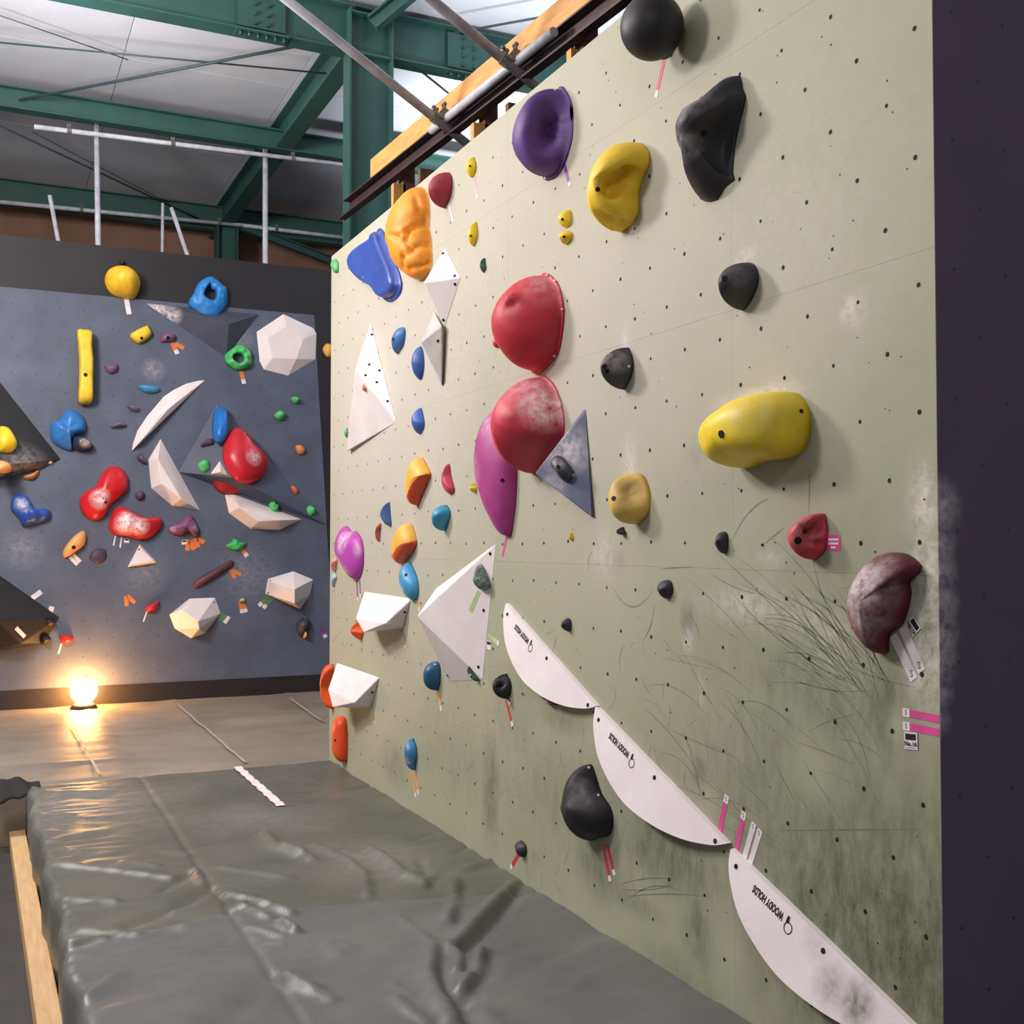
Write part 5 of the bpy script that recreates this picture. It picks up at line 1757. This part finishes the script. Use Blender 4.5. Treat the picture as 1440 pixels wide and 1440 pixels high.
dome('slim blue upright hold on the wide slate volume', fB, F6(450, 80, 515, 85, 525, 150, 525, 280, 510, 360, 485, 385, 445, 378, 415, 330, 410, 200, 425, 120), .13, fm('far_blue_slim', (36, 118, 202), .35), p=2.4, ns=36, nr=8)
dome('big glossy red pear hold on the wide slate volume', fB, F6(600, 245, 650, 260, 700, 310, 760, 400, 850, 490, 880, 560, 860, 640, 790, 705, 700, 725, 610, 700, 545, 620, 500, 520, 500, 430, 525, 330), .20, fm('far_red_pear', (212, 40, 54), .3, [(*F6(760, 500)[0], .11, 1.2)], n=.3), p=2.2, ns=48, nr=12, screws=[F6(688, 300)[0]])
fd('flat dark red leaf hold under the red pear hold', F6(330, 660, 430, 650, 520, 665, 600, 710, 680, 770, 670, 800, 600, 808, 500, 808, 440, 770, 400, 710), .10, fm('far_red_leaf', (172, 38, 44), .4), ns=36)
GRS = fm('far_green_small', (92, 200, 120), .45)
for lab, pts in [('small green knob hold beside the white pyramid', F6(290, 560, 330, 525, 380, 530, 390, 590, 350, 628, 300, 605)),
                 ('small green foothold high on the grey field', F6(1070, 5, 1110, -15, 1145, 5, 1140, 40, 1105, 48)),
                 ('small green foothold left of the highest green one', F6(930, 150, 975, 105, 1020, 125, 1015, 175, 975, 190)),
                 ('upper green foothold on the boat-shaped volume edge', F6(925, 820, 960, 785, 1000, 815, 985, 850, 945, 860)),
                 ('forked green foothold on the boat-shaped volume', F6(890, 865, 920, 860, 950, 895, 975, 905, 960, 955, 920, 968, 890, 940)),
                 ('bright green foothold at the slate volume tip', F6(1200, 930, 1235, 905, 1275, 930, 1272, 975, 1235, 1002, 1200, 970))]:
    dome(lab, fB2 if 'white pyramid' in lab else FW_, pts, .09, GRS, ns=22, nr=6, rough=.02, rscale=22, name='foothold', cat='foothold')
ORS = fm('far_orange_small', (224, 138, 74), .45)
fd('small orange foothold near the green wall edge', F6(1115, 400, 1160, 395, 1195, 435, 1180, 475, 1140, 475, 1112, 435), .06, ORS, ns=22, nr=6, name='foothold', cat='foothold')
fd('chipped orange foothold below the small orange one', F6(1070, 745, 1100, 740, 1138, 780, 1125, 815, 1100, 815, 1075, 775), .05, fm('far_rust_small', (204, 106, 70), .5), ns=22, nr=6, name='foothold', cat='foothold')
fd('green leaf-shaped hold above an orange tape', F6(590, 1182, 640, 1215, 700, 1225, 660, 1275, 600, 1285, 550, 1265, 525, 1240, 570, 1215), .07, fm('far_green_leaf', (64, 186, 96), .45), ns=30, rough=.015)
PLUM = fm('far_plum', (88, 68, 92), .5)
for lab, pts in [('plum wedge hold left of the slim blue hold', F6(310, 400, 360, 350, 420, 345, 425, 390, 370, 405, 320, 415)),
                 ('plum pebble hold left of the faceted white crescent', F5(1155, 665, 1190, 645, 1225, 685, 1245, 735, 1205, 735, 1165, 705)),
                 ('plum hook hold right of the upper red bean', F5(1140, 990, 1200, 960, 1220, 1000, 1200, 1040, 1160, 1040))]:
    dome(lab, fB2 if 'slim blue' in lab else FW_, pts, .06, PLUM, ns=22, nr=6)
fd('long dull maroon rail hold', F8(262, 425, 300, 380, 420, 310, 500, 260, 545, 245, 560, 275, 500, 325, 400, 390, 310, 440, 275, 450), .06, fm('far_maroon', (98, 56, 62), .5), ns=40)
fd('small pale green tip hold with doubled orange tapes', F8(598, 540, 615, 518, 640, 530, 635, 550, 605, 552), .05, fm('far_pale_green', (176, 184, 120), .5), ns=18, nr=5, name='foothold', cat='foothold')
fd('small red hold with a thin white tape', F7(1050, 595, 1070, 565, 1110, 550, 1150, 540, 1148, 580, 1110, 612, 1065, 620), .08, fm('far_red_small', (176, 40, 52), .45), ns=24, nr=6)
fd('small bright red hold just above the work lamp', F7(430, 800, 460, 785, 520, 790, 530, 820, 510, 845, 450, 848), .08, fm('far_red_lamp', (206, 44, 44), .45), ns=24, nr=6)
fd('dark round hold under the black angular volume', F7(295, 800, 340, 790, 370, 815, 330, 855, 290, 850), .10, M_VOLB, ns=22, nr=6)
fd('dark knob hold at the tip of the black angular volume', F7(310, 690, 360, 670, 405, 690, 385, 720, 330, 730), .10, M_VOLB, ns=22, nr=6)
fd('black knob hold near the green wall with a purple tape', F8(1010, 720, 1040, 670, 1090, 660, 1110, 700, 1090, 760, 1040, 800), .10, fm('far_black', (56, 54, 62), .5), ns=26, nr=7, screws=[F8(1075, 662)[0]])
fd('small ochre foothold on the black knob hold', F8(1055, 770, 1070, 755, 1088, 775, 1080, 808, 1060, 808), .11, OCH, ns=18, nr=5, name='foothold', cat='foothold')
fd('ochre round hold on the black border beside the green wall', F4(1340, 850, 1365, 805, 1400, 800, 1430, 850, 1415, 910, 1375, 912), .08, fm('far_ochre_edge', (238, 178, 80), .45), ns=26, nr=7)
fd('faint plum plate hold under the ochre oval hold', F7(650, 215, 690, 165, 760, 170, 770, 230, 720, 270, 660, 250), .03, fm('far_plum_faint', (72, 58, 74), .55), ns=24, nr=5)

# tapes on the far wall
FTW = .042
for (p, w_, mt, lab, e) in [(F3(1066, 545, 1090, 672), .05, T_WHT, 'white route tape under the round yellow ball hold', False),
                            (F4(358, 602, 330, 712), .05, T_WHT, 'white route tape under the blue ring hold', True),
                            (F4(653, 1030, 680, 1138), .045, T_ORB, 'orange route tape under the green ring hold', True),
                            (F4(72, 795, 118, 886), .045, T_ORB, 'lower orange route tape under the mauve pocket hold', True),
                            (F4(98, 798, 172, 838), .045, T_ORB, 'upper orange route tape under the mauve pocket hold', False),
                            (F6(210, 1195, 202, 1285), .05, T_ORB, 'upright orange tape under the mauve fang hold', False),
                            (F6(225, 1200, 258, 1278), .05, T_ORB, 'slanting orange tape under the mauve fang hold', False),
                            (F6(268, 1180, 292, 1258), .05, T_ORB, 'orange tape under the right fang of the mauve hold', False),
                            (F6(280, 1185, 345, 1215), .05, T_ORB, 'flat-lying orange tape at the mauve fang hold', False),
                            (F6(655, 1258, 705, 1335), .045, T_ORB, 'orange route tape under the green leaf-shaped hold', True),
                            (F8(535, 315, 568, 375), .04, T_ORB, 'steep orange tape at the end of the maroon rail', False),
                            (F8(545, 318, 612, 348), .04, T_ORB, 'flat orange tape at the end of the maroon rail', False),
                            (F8(604, 548, 620, 628), .036, T_ORB, 'first orange tape under the pale green tip hold', True),
                            (F8(628, 548, 648, 622), .036, T_ORB, 'second orange tape under the pale green tip hold', True),
                            (F8(465, 632, 528, 672), .04, T_GRD, 'upper green tape beside the white angular volume', True),
                            (F8(445, 655, 512, 695), .04, T_GRD, 'lower green tape beside the white angular volume', True),
                            (F8(805, 512, 740, 575), .04, T_GRD, 'longer green tape under the upper white angular volume', True),
                            (F8(830, 525, 772, 592), .04, T_GRD, 'shorter green tape under the upper white angular volume', True),
                            (F8(1190, 740, 1225, 805), .04, T_PURP, 'purple route tape near the green wall edge', True),
                            (F8(1065, 725, 1100, 685), .04, T_WHT, 'white tape on the black knob hold', False),
                            (F7(505, 222, 560, 278), .034, T_WHT, 'lower white tape under the ochre oval hold', True),
                            (F7(530, 205, 580, 258), .034, T_WHT, 'upper white tape under the ochre oval hold', True),
                            (F7(912, 505, 916, 578), .04, T_ORB, 'upright orange tape beside the small red hold', False),
                            (F7(920, 502, 976, 555), .04, T_ORB, 'slanting orange tape beside the small red hold', False),
                            (F7(1062, 618, 1036, 690), .014, T_WHT, 'thin white tape under the small red hold', True),
                            (F7(445, 850, 422, 922), .014, T_WHT, 'thin white tape under the bright red hold', True),
                            (F7(835, 70, 820, 140), .014, T_WHT, 'left thin white tape under the lower red bean', True),
                            (F7(880, 78, 868, 155), .014, T_WHT, 'right thin white tape under the lower red bean', True)]:
    tape(FW_, p[0], p[1], w_, mt, lab, None, end=e)
fD = facet(FW_, (-20, 795, 0), (84, 868, 0), (-5, 872, .35))
tape(FW_, *F7(232, 520, 298, 472), .05, T_WHT, 'white tape at the upper edge of the black angular volume', None, end=False)
tape(FW_, *F7(358, 655, 375, 580), .045, T_WHT, 'white tape above the dark knob at the volume tip', None)
fD2 = facet(FW_, (84, 868, 0), (-5, 872, .35), (30, 905, .2))
tape(fD2, *F7(115, 735, 180, 800), .04, T_WHT, 'white tape on the face of the black angular volume', None, end=False)
for (q, lab) in [(F7(898, 88, 935, 88, 932, 122, 896, 118), 'small outlined card under the lower red bean'), (F6(155, 1198, 198, 1195, 195, 1232, 150, 1235), 'small outlined card under the mauve fang hold')]:
    card_px(FW_, q, lab, False)
